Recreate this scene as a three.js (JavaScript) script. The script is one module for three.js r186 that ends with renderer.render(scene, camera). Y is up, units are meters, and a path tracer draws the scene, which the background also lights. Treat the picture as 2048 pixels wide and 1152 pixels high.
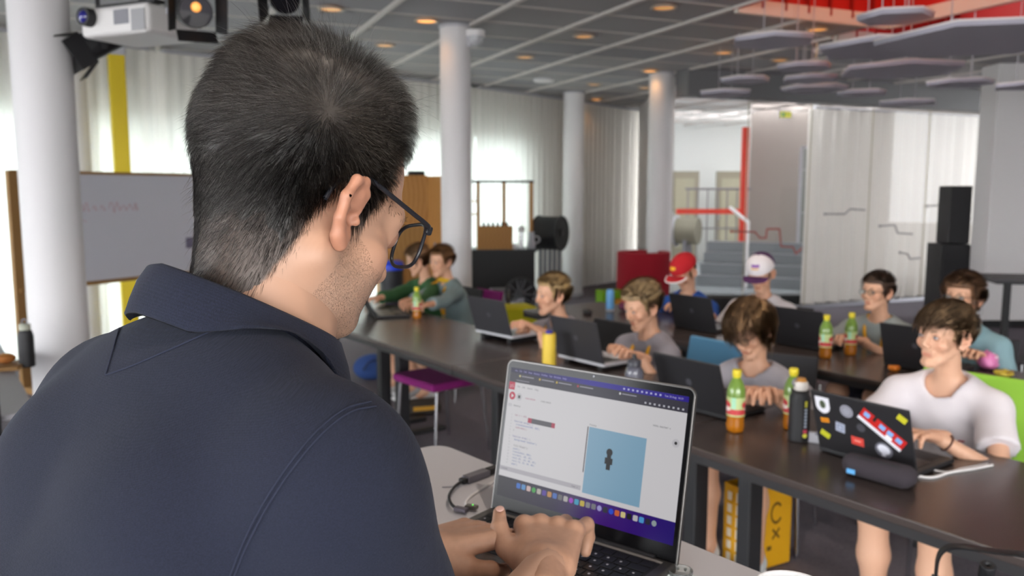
import * as THREE from 'three';
import { RoundedBoxGeometry } from 'three/addons/geometries/RoundedBoxGeometry.js';
import { mergeGeometries } from 'three/addons/utils/BufferGeometryUtils.js';
import { RectAreaLightUniformsLib } from 'three/addons/lights/RectAreaLightUniformsLib.js';

// ------------------------------------------------------------------ camera, sky, light, exposure
const scene = new THREE.Scene();
const FPX = 1650, EYE = 1.6, HORIZON = 380;                       // focal length in pixels of the 2048 x 1152 frame
const PITCH = Math.atan((576 - HORIZON) / FPX);
const camera = new THREE.PerspectiveCamera(2 * Math.atan(576 / FPX) * 180 / Math.PI, 2048 / 1152, 0.05, 200);
camera.position.set(0, EYE, 0);
camera.rotation.set(-PITCH, 0, 0);
camera.focus = 0.74;
camera.userData.fStop = 7.5;
const renderer = new THREE.WebGLRenderer();
renderer.toneMapping = THREE.LinearToneMapping;
renderer.toneMappingExposure = 1.12;
renderer.shadowMap.enabled = true;
scene.background = new THREE.Color(0.97, 0.985, 1.0);
scene.backgroundIntensity = 11;
RectAreaLightUniformsLib.init();
function areaLight(name, color, intensity, w, h, pos, look) {
  const l = new THREE.RectAreaLight(color, intensity, w, h);
  l.name = name; l.position.set(...pos); l.lookAt(...look); scene.add(l); return l;
}
// daylight entering by the window bands that lie outside the frame (beside and behind the photographer)
areaLight('window_light_side', 0xf4f7ff, 4.2, 5.6, 2.1, [-8.2, 1.35, 0.6], [0, 1.25, -2.0]);
areaLight('window_light_rear', 0xfff6ec, 1.3, 8.0, 2.1, [0.6, 1.45, 3.8], [0.6, 1.3, -6]);

// ------------------------------------------------------------------ helpers
const V = (x, y, z) => new THREE.Vector3(x, y, z);
const cp = Math.cos(PITCH), sp = Math.sin(PITCH);
function ray(px, py) { const a = (px - 1024) / FPX, b = -(py - 576) / FPX; return V(a, b * cp - sp, -b * sp - cp); }
function at(px, py, h) { const d = ray(px, py); const t = (h - EYE) / d.y; return V(d.x * t, h, d.z * t); }
function dp(px, py, depth) { const d = ray(px, py); const t = -depth / d.z; return V(d.x * t, EYE + d.y * t, -depth); }
let seed = 12345;
const rnd = () => { seed = (seed * 1664525 + 1013904223) >>> 0; return seed / 4294967296; };
const rr = (a, b) => a + (b - a) * rnd();
const taken = {};
function numbered(n) { if (!(n in taken)) { taken[n] = 0; return n; } taken[n]++; return n + '_' + String(taken[n]).padStart(3, '0'); }
function shade(o) { o.castShadow = true; o.receiveShadow = true; return o; }
function tag(o, label, category, group) { o.userData.label = label; o.userData.category = category; if (group) o.userData.group = group; return o; }
function thing(name, label, category, pos = [0, 0, 0], turn = 0, group) {
  const o = new THREE.Group(); o.name = numbered(name); o.position.set(...pos); o.rotation.y = turn; scene.add(o);
  return tag(o, label, category, group);
}
function part(parent, name, geo, mat, label) {
  const g = Array.isArray(geo) ? merge(geo) : geo;
  const m = shade(new THREE.Mesh(g, mat)); m.name = name; if (label) m.userData.label = label; parent.add(m); return m;
}
function struct(name, geo, mat) { const m = part(scene, name, geo, mat); m.userData.kind = 'structure'; return m; }
function merge(list) {
  const gs = list.map(g => { let q = g.index ? g.toNonIndexed() : g; if (q !== g) q.morphAttributes = {}; for (const k of Object.keys(q.attributes)) if (!['position', 'normal', 'uv', 'color'].includes(k)) q.deleteAttribute(k); if (!q.attributes.uv) q.setAttribute('uv', new THREE.BufferAttribute(new Float32Array(q.attributes.position.count * 2), 2)); return q; });
  const hasC = gs.some(g => g.attributes.color);
  if (hasC) gs.forEach(g => { if (!g.attributes.color) g.setAttribute('color', new THREE.BufferAttribute(new Float32Array(g.attributes.position.count * 3).fill(1), 3)); });
  return mergeGeometries(gs);
}
function bx(w, h, d, x = 0, y = 0, z = 0, ry = 0, rx = 0, rz = 0) { const g = new THREE.BoxGeometry(w, h, d); if (rx) g.rotateX(rx); if (rz) g.rotateZ(rz); if (ry) g.rotateY(ry); return g.translate(x, y, z); }
function rb(w, h, d, r, x = 0, y = 0, z = 0, ry = 0, rx = 0, seg = 2) { const g = new RoundedBoxGeometry(w, h, d, seg, Math.min(r, w / 2.01, h / 2.01, d / 2.01)); if (rx) g.rotateX(rx); if (ry) g.rotateY(ry); return g.translate(x, y, z); }
function cy(r1, r2, h, x = 0, y = 0, z = 0, seg = 24, rx = 0, rz = 0, ry = 0) { const g = new THREE.CylinderGeometry(r1, r2, h, seg); if (rx) g.rotateX(rx); if (rz) g.rotateZ(rz); if (ry) g.rotateY(ry); return g.translate(x, y, z); }
function sph(r, x = 0, y = 0, z = 0, a = 16, b = 12) { return new THREE.SphereGeometry(r, a, b).translate(x, y, z); }
function lathe(pts, seg = 28) { return new THREE.LatheGeometry(pts.map(p => new THREE.Vector2(p[0], p[1])), seg); }
function tube(pts, r, seg = 24, rad = 8, closed = false) { return new THREE.TubeGeometry(new THREE.CatmullRomCurve3(pts.map(p => p.isVector3 ? p : V(...p)), closed), seg, r, rad, closed); }
function rod(a, b, r, seg = 10) { a = a.isVector3 ? a : V(...a); b = b.isVector3 ? b : V(...b); const d = b.clone().sub(a), L = d.length(); const g = new THREE.CylinderGeometry(r, r, L, seg); g.applyQuaternion(new THREE.Quaternion().setFromUnitVectors(V(0, 1, 0), d.normalize())); return g.translate((a.x + b.x) / 2, (a.y + b.y) / 2, (a.z + b.z) / 2); }
function mat(c, rough = 0.6, o = {}) { return new THREE.MeshPhysicalMaterial({ color: c, roughness: rough, ...o }); }

// value noise
const PERM = new Uint8Array(512); for (let i = 0; i < 256; i++) PERM[i] = i;
for (let i = 255; i > 0; i--) { const j = Math.floor(rnd() * (i + 1)); [PERM[i], PERM[j]] = [PERM[j], PERM[i]]; }
for (let i = 0; i < 256; i++) PERM[256 + i] = PERM[i];
const hash3 = (x, y, z) => PERM[(PERM[(PERM[x & 255] + y) & 255] + z) & 255] / 255;
function noise3(x, y, z) {
  const X = Math.floor(x), Y = Math.floor(y), Z = Math.floor(z); let u = x - X, v = y - Y, w = z - Z; u = u * u * (3 - 2 * u); v = v * v * (3 - 2 * v); w = w * w * (3 - 2 * w);
  const L = (a, b, t) => a + (b - a) * t;
  return L(L(L(hash3(X, Y, Z), hash3(X + 1, Y, Z), u), L(hash3(X, Y + 1, Z), hash3(X + 1, Y + 1, Z), u), v), L(L(hash3(X, Y, Z + 1), hash3(X + 1, Y, Z + 1), u), L(hash3(X, Y + 1, Z + 1), hash3(X + 1, Y + 1, Z + 1), u), v), w) * 2 - 1;
}
function dataTex(n, f, srgb = true) {
  const d = new Uint8Array(n * n * 4);
  for (let y = 0; y < n; y++) for (let x = 0; x < n; x++) { const c = f(x / n, y / n, x, y); const i = (y * n + x) * 4; d[i] = c[0]; d[i + 1] = c[1]; d[i + 2] = c[2]; d[i + 3] = 255; }
  const t = new THREE.DataTexture(d, n, n); t.magFilter = THREE.LinearFilter; t.minFilter = THREE.LinearFilter; t.wrapS = t.wrapT = THREE.RepeatWrapping; if (srgb) t.colorSpace = THREE.SRGBColorSpace; t.needsUpdate = true; return t;
}
function canvasTex(w, h, draw) { const c = document.createElement('canvas'); c.width = w; c.height = h; const x = c.getContext('2d'); draw(x, w, h); const t = new THREE.CanvasTexture(c); t.colorSpace = THREE.SRGBColorSpace; return t; }
const per = (u, n) => u * n;   // periodic helper
function grain(n, base, amp, fx, fy) { return dataTex(n, (u, v) => { const k = (Math.sin((u * fx) * 6.283 + 3 * Math.sin(v * 6.283 * fy)) * 0.5 + (rnd() - 0.5) * 1.2) * amp; return base.map(b => Math.max(0, Math.min(255, b + k))); }); }
const carpetTex = dataTex(256, (u, v) => { const k = (rnd() - 0.5) * 34 + (rnd() < 0.06 ? 22 : 0); return [98 + k, 92 + k, 101 + k]; });
carpetTex.repeat.set(1.6, 1.6);
const woodTex = grain(256, [176, 124, 62], 16, 9, 2);
const beechTex = grain(256, [150, 112, 64], 14, 8, 2);
const tableTex = dataTex(256, () => { const k = (rnd() - 0.5) * 12; return [66 + k, 57 + k, 54 + k]; });
const curtainTex = dataTex(128, (u, v) => { const k = (rnd() - 0.5) * 8; return [236 + k, 232 + k, 226 + k]; });
const fabricBump = dataTex(128, () => { const k = 128 + (rnd() - 0.5) * 200; return [k, k, k]; }, false);

const MT = {
  white: mat(0xe6e4e4, 0.7), column: mat(0xd9d7d8, 0.6), wall: mat(0xe2e0df, 0.85), tile: mat(0x9a999d, 0.85), tile2: mat(0x949397, 0.85), tile3: mat(0xa09e9f, 0.85), runner: mat(0xd0cbc6, 0.6), slab: mat(0x6c6b6e, 0.9),
  floor: mat(0xffffff, 0.95, { map: carpetTex }), curtain: mat(0xffffff, 1.0, { map: curtainTex, transmission: 0.55, side: THREE.DoubleSide, specularIntensity: 0.1 }),
  glass: mat(0xeaf2f2, 0.02, { transmission: 1, ior: 1.5, thickness: 0 }), glassfront: mat(0xffffff, 0.02, { transmission: 1, ior: 1.5, thickness: 0, specularIntensity: 0.22 }), red: mat(0xb01712, 0.6), redfab: mat(0xa01226, 0.9), black: mat(0x1c1c1f, 0.55), blackgloss: mat(0x141416, 0.28), blackmetal: mat(0x232326, 0.45, { metalness: 0.2 }),
  chrome: mat(0xc8c8cc, 0.22, { metalness: 1 }), alu: mat(0x9c9ca2, 0.38, { metalness: 0.9 }), grey: mat(0x83838a, 0.6), lightgrey: mat(0xb6b6bc, 0.6), wood: mat(0xffffff, 0.6, { map: woodTex }), beech: mat(0xffffff, 0.6, { map: beechTex }),
  yellow: mat(0xd9bd0c, 0.5), table: mat(0xffffff, 0.27, { map: tableTex }), tableedge: mat(0x1f1d1f, 0.6), whiteboard: mat(0xc9c9d2, 0.3), hex: mat(0xb0adba, 0.9), hexedge: mat(0xe0d8d6, 0.9),
};
const CEIL = 3.03;
// ------------------------------------------------------------------ the room
const OUTLINE = [[-8.8, -2.75], [-5.5, -6.95], [-3.9, -8.85], [-0.8, -11.85], [0.65, -13.55], [2.0, -15.25], [2.42, -15.1], [2.2, -10.4], [9.4, -13.55], [9.4, 4.2], [-8.8, 4.2]];
function slab(pts, y0, y1, hole) { const s = new THREE.Shape(pts.map(p => new THREE.Vector2(p[0], -p[1]))); if (hole) s.holes.push(new THREE.Path(hole.map(p => new THREE.Vector2(p[0], -p[1])))); const g = new THREE.ExtrudeGeometry(s, { depth: y1 - y0, bevelEnabled: false }); return g.rotateX(-Math.PI / 2).translate(0, y0, 0); }
struct('floor', slab(OUTLINE, -0.2, 0), MT.floor);
struct('ground_outside', bx(90, 0.1, 90, 0, -0.35, -14), mat(0x8c8a86, 0.9));
function wallSeg(a, b, y0, y1, th = 0.16, off = 0) { // vertical slab from a to b (x,z), pushed outwards by off
  const dx = b[0] - a[0], dz = b[1] - a[1], L = Math.hypot(dx, dz), ang = Math.atan2(-dz, dx), nx = -dz / L, nz = dx / L;
  return bx(L, y1 - y0, th, (a[0] + b[0]) / 2 + nx * off, (y0 + y1) / 2, (a[1] + b[1]) / 2 + nz * off, ang);
}
const lerp2 = (a, b, t) => [a[0] + (b[0] - a[0]) * t, a[1] + (b[1] - a[1]) * t];
// outside window wall, hidden behind the sheer curtains: header, sill and piers leave real openings
const WL = [[-8.5, -2.9], [-5.2, -6.6], [-3.6, -8.5], [-0.5, -11.5], [0.95, -13.2], [2.3, -14.9]];
let winN = 0;
const wallBits = [];
function windowSpan(a, b, y0, y1) {   // frame and panes of one opening
  const w = part(scene, 'window_' + (++winN), [wallSeg(a, b, y0, y0 + 0.06, 0.08, -0.42), wallSeg(a, b, y1 - 0.06, y1, 0.08, -0.42), wallSeg(a, lerp2(a, b, 0.03), y0, y1, 0.08, -0.42), wallSeg(lerp2(a, b, 0.97), b, y0, y1, 0.08, -0.42), wallSeg(lerp2(a, b, 0.49), lerp2(a, b, 0.51), y0, y1, 0.08, -0.42)], MT.lightgrey);
  w.userData.kind = 'structure';
  part(w, 'pane', wallSeg(lerp2(a, b, 0.03), lerp2(a, b, 0.49), y0 + 0.06, y1 - 0.06, 0.002, -0.42), MT.glass);
  part(w, 'pane', wallSeg(lerp2(a, b, 0.51), lerp2(a, b, 0.97), y0 + 0.06, y1 - 0.06, 0.002, -0.42), MT.glass);
}
for (let i = 0; i < 5; i++) {
  const a = WL[i], b = WL[i + 1];
  const spans = [[0.06, 0.5, 1.98], [0.54, 0.97, 1.98]].map(s => s);
  if (i === 1) { spans.length = 0; spans.push([0.05, 0.95, 2.0]); }
  if (i === 2) { spans.length = 0; spans.push([0.03, 0.48, 1.95], [0.52, 0.98, 2.02]); }
  if (i === 3) { spans.length = 0; spans.push([0.02, 0.5, 2.02]); }
  if (i === 4) spans.length = 0;
  const top = 2.42;
  wallBits.push(wallSeg(a, b, top, CEIL + 0.2, 0.16, -0.42), wallSeg(a, b, 0, 0.06, 0.16, -0.42));
  let t = 0;
  for (const [s, e] of spans) { wallBits.push(wallSeg(lerp2(a, b, t), lerp2(a, b, s), 0, top, 0.16, -0.42)); windowSpan(lerp2(a, b, s), lerp2(a, b, e), 0.06, top); t = e; }
  wallBits.push(wallSeg(lerp2(a, b, t), b, 0, top, 0.16, -0.42));
}
struct('wall_left', wallBits, MT.wall);
struct('wall_side', [bx(0.16, CEIL + 0.2, 1.2, -8.55, CEIL / 2, -2.5), bx(0.16, 0.4, 6.4, -8.55, 0.2, 1), bx(0.16, 0.6, 6.4, -8.55, 2.83, 1), bx(0.16, CEIL, 0.5, -8.55, CEIL / 2, 4)], MT.wall);
struct('wall_rear', [bx(18, 0.45, 0.16, 0.4, 0.22, 4.1), bx(18, 0.55, 0.16, 0.4, 2.85, 4.1), bx(5, CEIL, 0.16, -6, CEIL / 2, 4.1), bx(4.2, CEIL, 0.16, 7.3, CEIL / 2, 4.1)], MT.wall);
struct('wall_right', [bx(0.16, CEIL + 0.2, 14.5, 9.3, CEIL / 2, -3.1)], MT.wall);
struct('wall_partition', [wallSeg([2.3, -14.9], [2.02, -10.75], 0, CEIL, 0.12), ], MT.wall);
// white wall block at the right
struct('wall_block', rb(4.2, CEIL, 0.35, 0.01, 5.52 + 2.1, CEIL / 2, -9.75), MT.white);
struct('baseboard_right', bx(4.2, 0.08, 0.02, 5.52 + 2.1, 0.04, -9.565), MT.black);

// ceiling: coordinates q (across the bright runners) and r (along them)
const Q = [0.9165, -0.40], R = [0.40, 0.9165];
const QR = (q, r) => [q * Q[0] + r * R[0], q * Q[1] + r * R[1]];
const ceilAng = Math.atan2(0.40, 0.9165);        // turn of a box whose x runs along q
const rq = []; for (let k = -6; k <= 12; k++) rq.push(1.80 + 0.828 * k);
const rrow = []; for (let k = -4; k <= 16; k++) rrow.push(-5.45 - 0.64 * k);
const VOIDS = [[4.284, 5.94, -5.45, -2.9], [5.94, 7.596, -6.09, -2.9]];
const inVoid = (q, r) => VOIDS.some(v => q > v[0] && q < v[1] && r > v[2] && r < v[3]);
const inRoom = (x, z) => { // inside the curtain line
  for (let i = 0; i < 5; i++) { const a = WL[i], b = WL[i + 1]; const cr = (b[0] - a[0]) * (z - a[1]) - (b[1] - a[1]) * (x - a[0]); const L = Math.hypot(b[0] - a[0], b[1] - a[1]); if (cr / L < -0.25 && x > Math.min(a[0], b[0]) - 0.6 && x < Math.max(a[0], b[0]) + 0.6) return false; }
  return true;
};
const glassLine = x => -10.25 - 0.44 * (x - 2.1);   // z of the glass front at x
{
  const hole = [[4.284, -2.9], [4.284, -5.45], [5.94, -5.45], [5.94, -6.09], [7.596, -6.09], [7.596, -2.9]].map(p => QR(...p)); const big = slab(OUTLINE, CEIL + 0.03, CEIL + 0.21, hole);
  const ceil = struct('ceiling', big, MT.slab);
  const tg = new THREE.BoxGeometry(0.775, 0.03, 0.605), tm = [MT.tile, MT.tile2, MT.tile3];
  let n = 0;
  for (let i = 0; i < rq.length - 1; i++) for (let j = 0; j < rrow.length - 1; j++) {
    const q = (rq[i] + rq[i + 1]) / 2, r = (rrow[j] + rrow[j + 1]) / 2; if (inVoid(q, r)) continue;
    const [x, z] = QR(q, r); const rx = x / -z;
    if (z > -5.9 || rx < -0.66 || rx > 0.66 || !inRoom(x, z)) continue;
    if (x > 2.3 && z < glassLine(x) - 0.2) continue;
    const t = part(ceil, 'tile', tg, tm[Math.floor(rnd() * 3)]); t.position.set(x, CEIL + 0.015, z); t.rotation.y = ceilAng; n++;
  }
  // bright runners in one-module lengths and thin cross strips
  for (let i = 0; i < rq.length; i++) { const q = rq[i]; let r1 = -4; if (q > 4.3 && q < 5.9) r1 = -5.45; if (q >= 5.9 && q < 7.5) r1 = -6.09; const c = QR(q, (r1 - 16) / 2); const m = part(ceil, 'runner', bx(0.045, 0.03, 16 + r1), MT.runner); m.position.set(c[0], CEIL - 0.005, c[1]); m.rotation.y = ceilAng; }
  for (const r of rrow) { let q1 = 12; if (r > -5.4) q1 = 4.284; else if (r > -6.0) q1 = 5.94; const c = QR((q1 - 6) / 2, r); const m = part(ceil, 'cross_strip', bx(q1 + 6, 0.02, 0.034), mat(0xc2bdb8, 0.7)); m.position.set(c[0], CEIL + 0.004, c[1]); m.rotation.y = ceilAng; }
  // red lined openings in the ceiling
  for (const [q0, q1, r0, r1] of VOIDS) {
    const H = 1.7, Y = CEIL + H / 2 + 0.02; const P = (q, r) => QR(q, r);
    const side = (a, b) => wallSeg(a, b, CEIL - 0.02, CEIL + H, 0.03);
    part(ceil, 'void_lining', [side(P(q0, r0), P(q1, r0)), side(P(q1, r0), P(q1, r1)), side(P(q0, r1), P(q1, r1)), ...(q0 < 5 ? [side(P(q0, r0), P(q0, r1))] : [])], MT.red, 'red painted lining of the ceiling opening');
    const c = P((q0 + q1) / 2, (r0 + r1) / 2); part(ceil, 'void_top', bx(q1 - q0, 0.05, r1 - r0, c[0], CEIL + H, c[1], ceilAng), MT.red);
    part(ceil, 'void_trim', [wallSeg(P(q0, r0), P(q1, r0), CEIL - 0.05, CEIL + 0.06, 0.05, 0.03), wallSeg(P(q1, r0), P(q1, r1), CEIL - 0.05, CEIL + 0.06, 0.05, 0.03)], mat(0xcfc9c0, 0.6));
    for (let k = 1; k < 7; k++) { const p = P(q0 + (q1 - q0) * k / 7, r0 + 0.05); part(ceil, 'void_rib', bx(0.02, H, 0.02, p[0], CEIL + H / 2, p[1], ceilAng), mat(0x8e120e, 0.6)); }
  }
}
{ // warm lamp inside the first ceiling opening
  const c = QR(5.2, -4.6); const o = thing('void_lamp', 'warm lamp inside the red ceiling opening', 'lamp', [c[0], CEIL + 1.35, c[1]]);
  part(o, 'housing', cy(0.09, 0.09, 0.08, 0, 0.06, 0), MT.black); part(o, 'bulb', sph(0.05, 0, 0, 0), mat(0xffffff, 0.5, { emissive: 0xffb060, emissiveIntensity: 6 }));
  const l = new THREE.PointLight(0xffa050, 4, 0, 2); l.castShadow = true; o.add(l);
}
// soffit over the glass front
{ const a = [2.0, -10.2], b = [9.2, glassLine(9.2)]; struct('trim_soffit', [wallSeg(a, b, 2.72, CEIL + 0.1, 0.25, 0.1)], mat(0x77777a, 0.6)); }

// downlights
{
  const L = [[853, 39, 1], [1300, 140, 1], [1412, 150, 1], [1193, 198, 1], [662, 15, 0.5], [770, 88, 0.4], [1328, 12, 0.5], [1168, 70, 0.4], [1447, 103, 0.8], [1635, 56, 0.9], [1050, 112, 0.4], [1188, 167, 0.5], [1560, 118, 0.6], [1290, 174, 0.4]].map(([x, y, k]) => { const p = at(x, y, CEIL); return [p.x, p.z, k]; });
  for (const [q, r] of [[1.386, -2.2], [3.042, -2.85], [1.386, -4.1], [3.042, -4.8], [4.7, -1.6], [6.35, -1.6], [3.87, -0.95], [0.56, -0.3]]) { const [x, z] = QR(q, r); L.push([x, z, 2]); }
  const ringG = lathe([[0.105, 0.0], [0.105, -0.012], [0.095, -0.016], [0.085, -0.006], [0.08, 0.0]], 28), discG = cy(0.082, 0.082, 0.006, 0, -0.001, 0, 28);
  L.forEach(([px, pz, k]) => {
    const p = V(px, CEIL, pz);
    const o = thing('ceiling_downlight', k === 2 ? 'round recessed downlight in the ceiling above the white desk and front tables' : k === 1 ? 'round recessed downlight glowing bright warm orange in the grey ceiling' : 'round recessed downlight glowing faintly warm in the grey ceiling', 'ceiling light', [p.x, CEIL - 0.008, p.z], 0, k === 2 ? 'near ceiling downlights' : k === 1 ? 'bright ceiling downlights' : 'dim ceiling downlights');
    part(o, 'ring', ringG, mat(0xa59a8c, 0.4)); part(o, 'lamp_disc', discG, mat(0xffe0b0, 0.5, { emissive: 0xffa640, emissiveIntensity: k >= 1 ? 1.35 : 0.25 + 0.4 * k }));
    const s = new THREE.SpotLight(k === 2 ? 0xffeedd : 0xffb76a, k === 2 ? 3.3 : k === 1 ? 0.3 : 0.5 * k, 0, 1.15, 0.9, 2); s.position.set(0, -0.02, 0); s.target.position.set(0, -3, 0); o.add(s); o.add(s.target); s.castShadow = true;
  });
  for (const [x, y, n] of [[1088, 158, 'left'], [1655, 96, 'r']]) { const p = at(x, y, CEIL); const o = thing('ceiling_speaker', n === 'left' ? 'round flat white ceiling speaker near the round columns' : 'round flat white ceiling speaker among the hanging hexagon panels', 'speaker', [p.x, CEIL - 0.01, p.z]); part(o, 'grille', lathe([[0, -0.03], [0.12, -0.03], [0.135, -0.015], [0.14, 0.01]], 28), MT.white); part(o, 'rim', new THREE.TorusGeometry(0.14, 0.008, 8, 28).rotateX(Math.PI / 2), MT.lightgrey); }
}
// round columns
{
  const cols = [[95, 300, 4.55, 'thick white round column in front of the whiteboard', 0.149], [148, 250, 8.0, 'grey white round column half hidden behind another column near the projector', 0.15], [910, 60, 7.45, 'white round column carrying a small dome camera at its top', 0.136], [1148, 190, 12.4, 'slim white round column beside the black drum', 0.155], [1323, 150, 10.35, 'white round column rising behind the red tub chair', 0.148]];
  for (const [x, y, D, label, r] of cols) {
    const p = dp(x, y, D); const o = thing('round_column', label, 'column', [p.x, 0, p.z], 0, 'round white columns');
    part(o, 'shaft', cy(r, r, CEIL, 0, CEIL / 2, 0, 40), MT.column); part(o, 'base_ring', cy(r + 0.012, r + 0.012, 0.06, 0, 0.03, 0, 40), MT.lightgrey); part(o, 'top_ring', cy(r + 0.01, r + 0.01, 0.025, 0, CEIL - 0.013, 0, 40), MT.lightgrey);
  }
}
// sheer curtains: wavy cloth hanging along the window wall
function curtain(a, b, y0, y1, label, group, amp = 0.016, step = 0.1) {
  const dx = b[0] - a[0], dz = b[1] - a[1], L = Math.hypot(dx, dz), ux = dx / L, uz = dz / L, nx = -uz, nz = ux, n = Math.ceil(L / 0.02), pos = [], uv = [], idx = [], rows = 8;
  const base = [(a[0] + b[0]) / 2, (a[1] + b[1]) / 2], ph = rnd() * 6;
  for (let j = 0; j <= rows; j++) for (let i = 0; i <= n; i++) {
    const t = i / n * L, y = y0 + (y1 - y0) * j / rows, k = 1 - 0.35 * j / rows;
    const w = amp * k * (Math.sin(t / step * 6.283 / 1.3 + ph + 0.9 * Math.sin(t * 1.7 + ph)) + 0.5 * Math.sin(t / step * 6.283 / 2.9 + y * 0.3 + ph * 2)) ;
    pos.push(a[0] + ux * t + nx * w - base[0], y, a[1] + uz * t + nz * w - base[1]); uv.push(t * 2, y * 2);
  }
  for (let j = 0; j < rows; j++) for (let i = 0; i < n; i++) { const q = j * (n + 1) + i; idx.push(q, q + 1, q + n + 2, q, q + n + 2, q + n + 1); }
  const g = new THREE.BufferGeometry(); g.setAttribute('position', new THREE.Float32BufferAttribute(pos, 3)); g.setAttribute('uv', new THREE.Float32BufferAttribute(uv, 2)); g.setIndex(idx); g.computeVertexNormals();
  const o = thing('sheer_curtain', label, 'curtain', [base[0], 0, base[1]], 0, group);
  part(o, 'cloth', g, MT.curtain);
  const rail = wallSeg(lerp2(a, b, 0.02), lerp2(a, b, 0.98), y1, y1 + 0.03, 0.05); rail.translate(-base[0], 0, -base[1]); part(o, 'rail', rail, MT.lightgrey);
  return o;
}
curtain(WL[0], WL[1], 0.02, 2.98, 'sheer white curtain at the left end of the window wall', 'sheer curtains along the window wall');
curtain(WL[1], WL[2], 0.02, 2.98, 'sheer white curtain behind the whiteboard and yellow post', 'sheer curtains along the window wall');
curtain(WL[2], WL[3], 0.02, 2.98, 'bright sheer curtain behind the wooden cabinet and shelf', 'sheer curtains along the window wall');
curtain(WL[3], WL[4], 0.02, 2.98, 'sheer curtain behind the black drum, half bright half grey', 'sheer curtains along the window wall');
curtain(WL[4], WL[5], 0.02, 2.98, 'grey white curtain in shade behind the red tub chair', 'sheer curtains along the window wall');
curtain([4.02, glassLine(4.02) - 0.3], [9.0, glassLine(9.0) - 0.3], 0.02, 2.7, 'long pale curtain hanging behind the glass front', undefined, 0.05, 0.17);
// glass front
{
  const xs = [2.12, 3.0, 3.95, 4.95, 5.95, 6.95, 8.0, 9.1];
  const w = part(scene, 'window_' + (++winN), [wallSeg([2.1, glassLine(2.1)], [9.2, glassLine(9.2)], 0, 0.05, 0.06)], MT.alu); w.userData.kind = 'structure';
  for (let i = 0; i < xs.length - 1; i++) part(w, 'pane', wallSeg([xs[i] + 0.006, glassLine(xs[i] + 0.006)], [xs[i + 1] - 0.006, glassLine(xs[i + 1] - 0.006)], 0.05, 2.72, 0.004), MT.glassfront);
  for (let i = 1; i < xs.length - 1; i++) part(w, 'joint', wallSeg([xs[i] - 0.006, glassLine(xs[i])], [xs[i] + 0.006, glassLine(xs[i])], 0.05, 2.72, 0.012), mat(0xb9b29c, 0.5));
}
// ------------------------------------------------------------------ tables, chairs and what stands on them
const U = [0.574, 0.819], W = [0.819, -0.574], R1 = [-1.192, -5.267], TH = Math.atan2(-0.819, 0.574);
const ST = (s, v, y = 0) => [R1[0] + s * U[0] + v * W[0], y, R1[1] + s * U[1] + v * W[1]];
const TOP = 0.74;
{
  const L0 = 1.392;
  const rows = [[0, [-0.95, 0.17, 1.562, 2.954, 4.346], 'front'], [1.41, [0.2, 1.6, 3.0, 4.4], 'back']];
  const tableLabels = { front: ['dark table at the far end of the front row under the person in green', 'dark front row table over the empty purple stool', 'dark front row table carrying the yellow bottle and grey water bottle', 'dark front row table carrying the stickered laptop and pencil case'], back: ['dark second row table with the light blue bottle', 'dark second row table carrying two ice tea bottles', 'dark second row table strewn with snack bags'] };
  for (const [v0, b, which] of rows) for (let i = 0; i < b.length - 1; i++) {
    const L = b[i + 1] - b[i] - 0.004, c = ST((b[i] + b[i + 1]) / 2, v0 + 0.375);
    const o = thing('folding_table', tableLabels[which][i], 'table', c, TH, which === 'front' ? 'front row of dark tables' : 'second row of dark tables');
    const tg = rb(L, 0.025, 0.75, 0.004, 0, TOP - 0.0125, 0); part(o, 'tabletop', tg, MT.table);
    part(o, 'edge_band', [bx(L - 0.006, 0.03, 0.012, 0, TOP - 0.036, 0.367), bx(L - 0.006, 0.03, 0.012, 0, TOP - 0.036, -0.367)], MT.tableedge);
    for (const sx of [-1, 1]) { part(o, 'leg', rb(0.06, TOP - 0.05, 0.08, 0.008, sx * (L / 2 - 0.13), (TOP - 0.05) / 2 + 0.02, 0), MT.black); part(o, 'foot', rb(0.07, 0.03, 0.62, 0.01, sx * (L / 2 - 0.13), 0.017, 0), MT.black); }
    part(o, 'crossbar', bx(L - 0.26, 0.05, 0.03, 0, TOP - 0.09, 0), MT.black);
  }
}
const chairMats = { purple: mat(0x780c62, 0.9), blue: mat(0x5f9cc6, 0.7), green: mat(0x8fc23c, 0.7), grey: mat(0x2a2a2e, 0.8) };
const chairG = {
  seat: rb(0.44, 0.05, 0.44, 0.022, 0, 0.45, 0, 0, 0, 3),
  back: (() => { const g = new RoundedBoxGeometry(0.42, 0.34, 0.03, 3, 0.014); const p = g.attributes.position; for (let i = 0; i < p.count; i++) { const x = p.getX(i); p.setZ(i, p.getZ(i) + x * x * 0.5); } g.computeVertexNormals(); return g.rotateX(-0.15).translate(0, 0.72, -0.25); })(),
  leg: [-1, 1].map(sx => [rod([sx * 0.19, 0.43, 0.17], [sx * 0.21, 0.0, 0.2], 0.011), rod([sx * 0.19, 0.43, -0.17], [sx * 0.21, 0.0, -0.21], 0.011)]).flat(),
  frame: merge([rod([-0.2, 0.425, 0.18], [-0.2, 0.425, -0.2], 0.011), rod([0.2, 0.425, 0.18], [0.2, 0.425, -0.2], 0.011), rod([-0.2, 0.425, 0.17], [0.2, 0.425, 0.17], 0.01), rod([-0.2, 0.425, -0.19], [-0.19, 0.68, -0.262], 0.011), rod([0.2, 0.425, -0.19], [0.19, 0.68, -0.262], 0.011)]),
};
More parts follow.
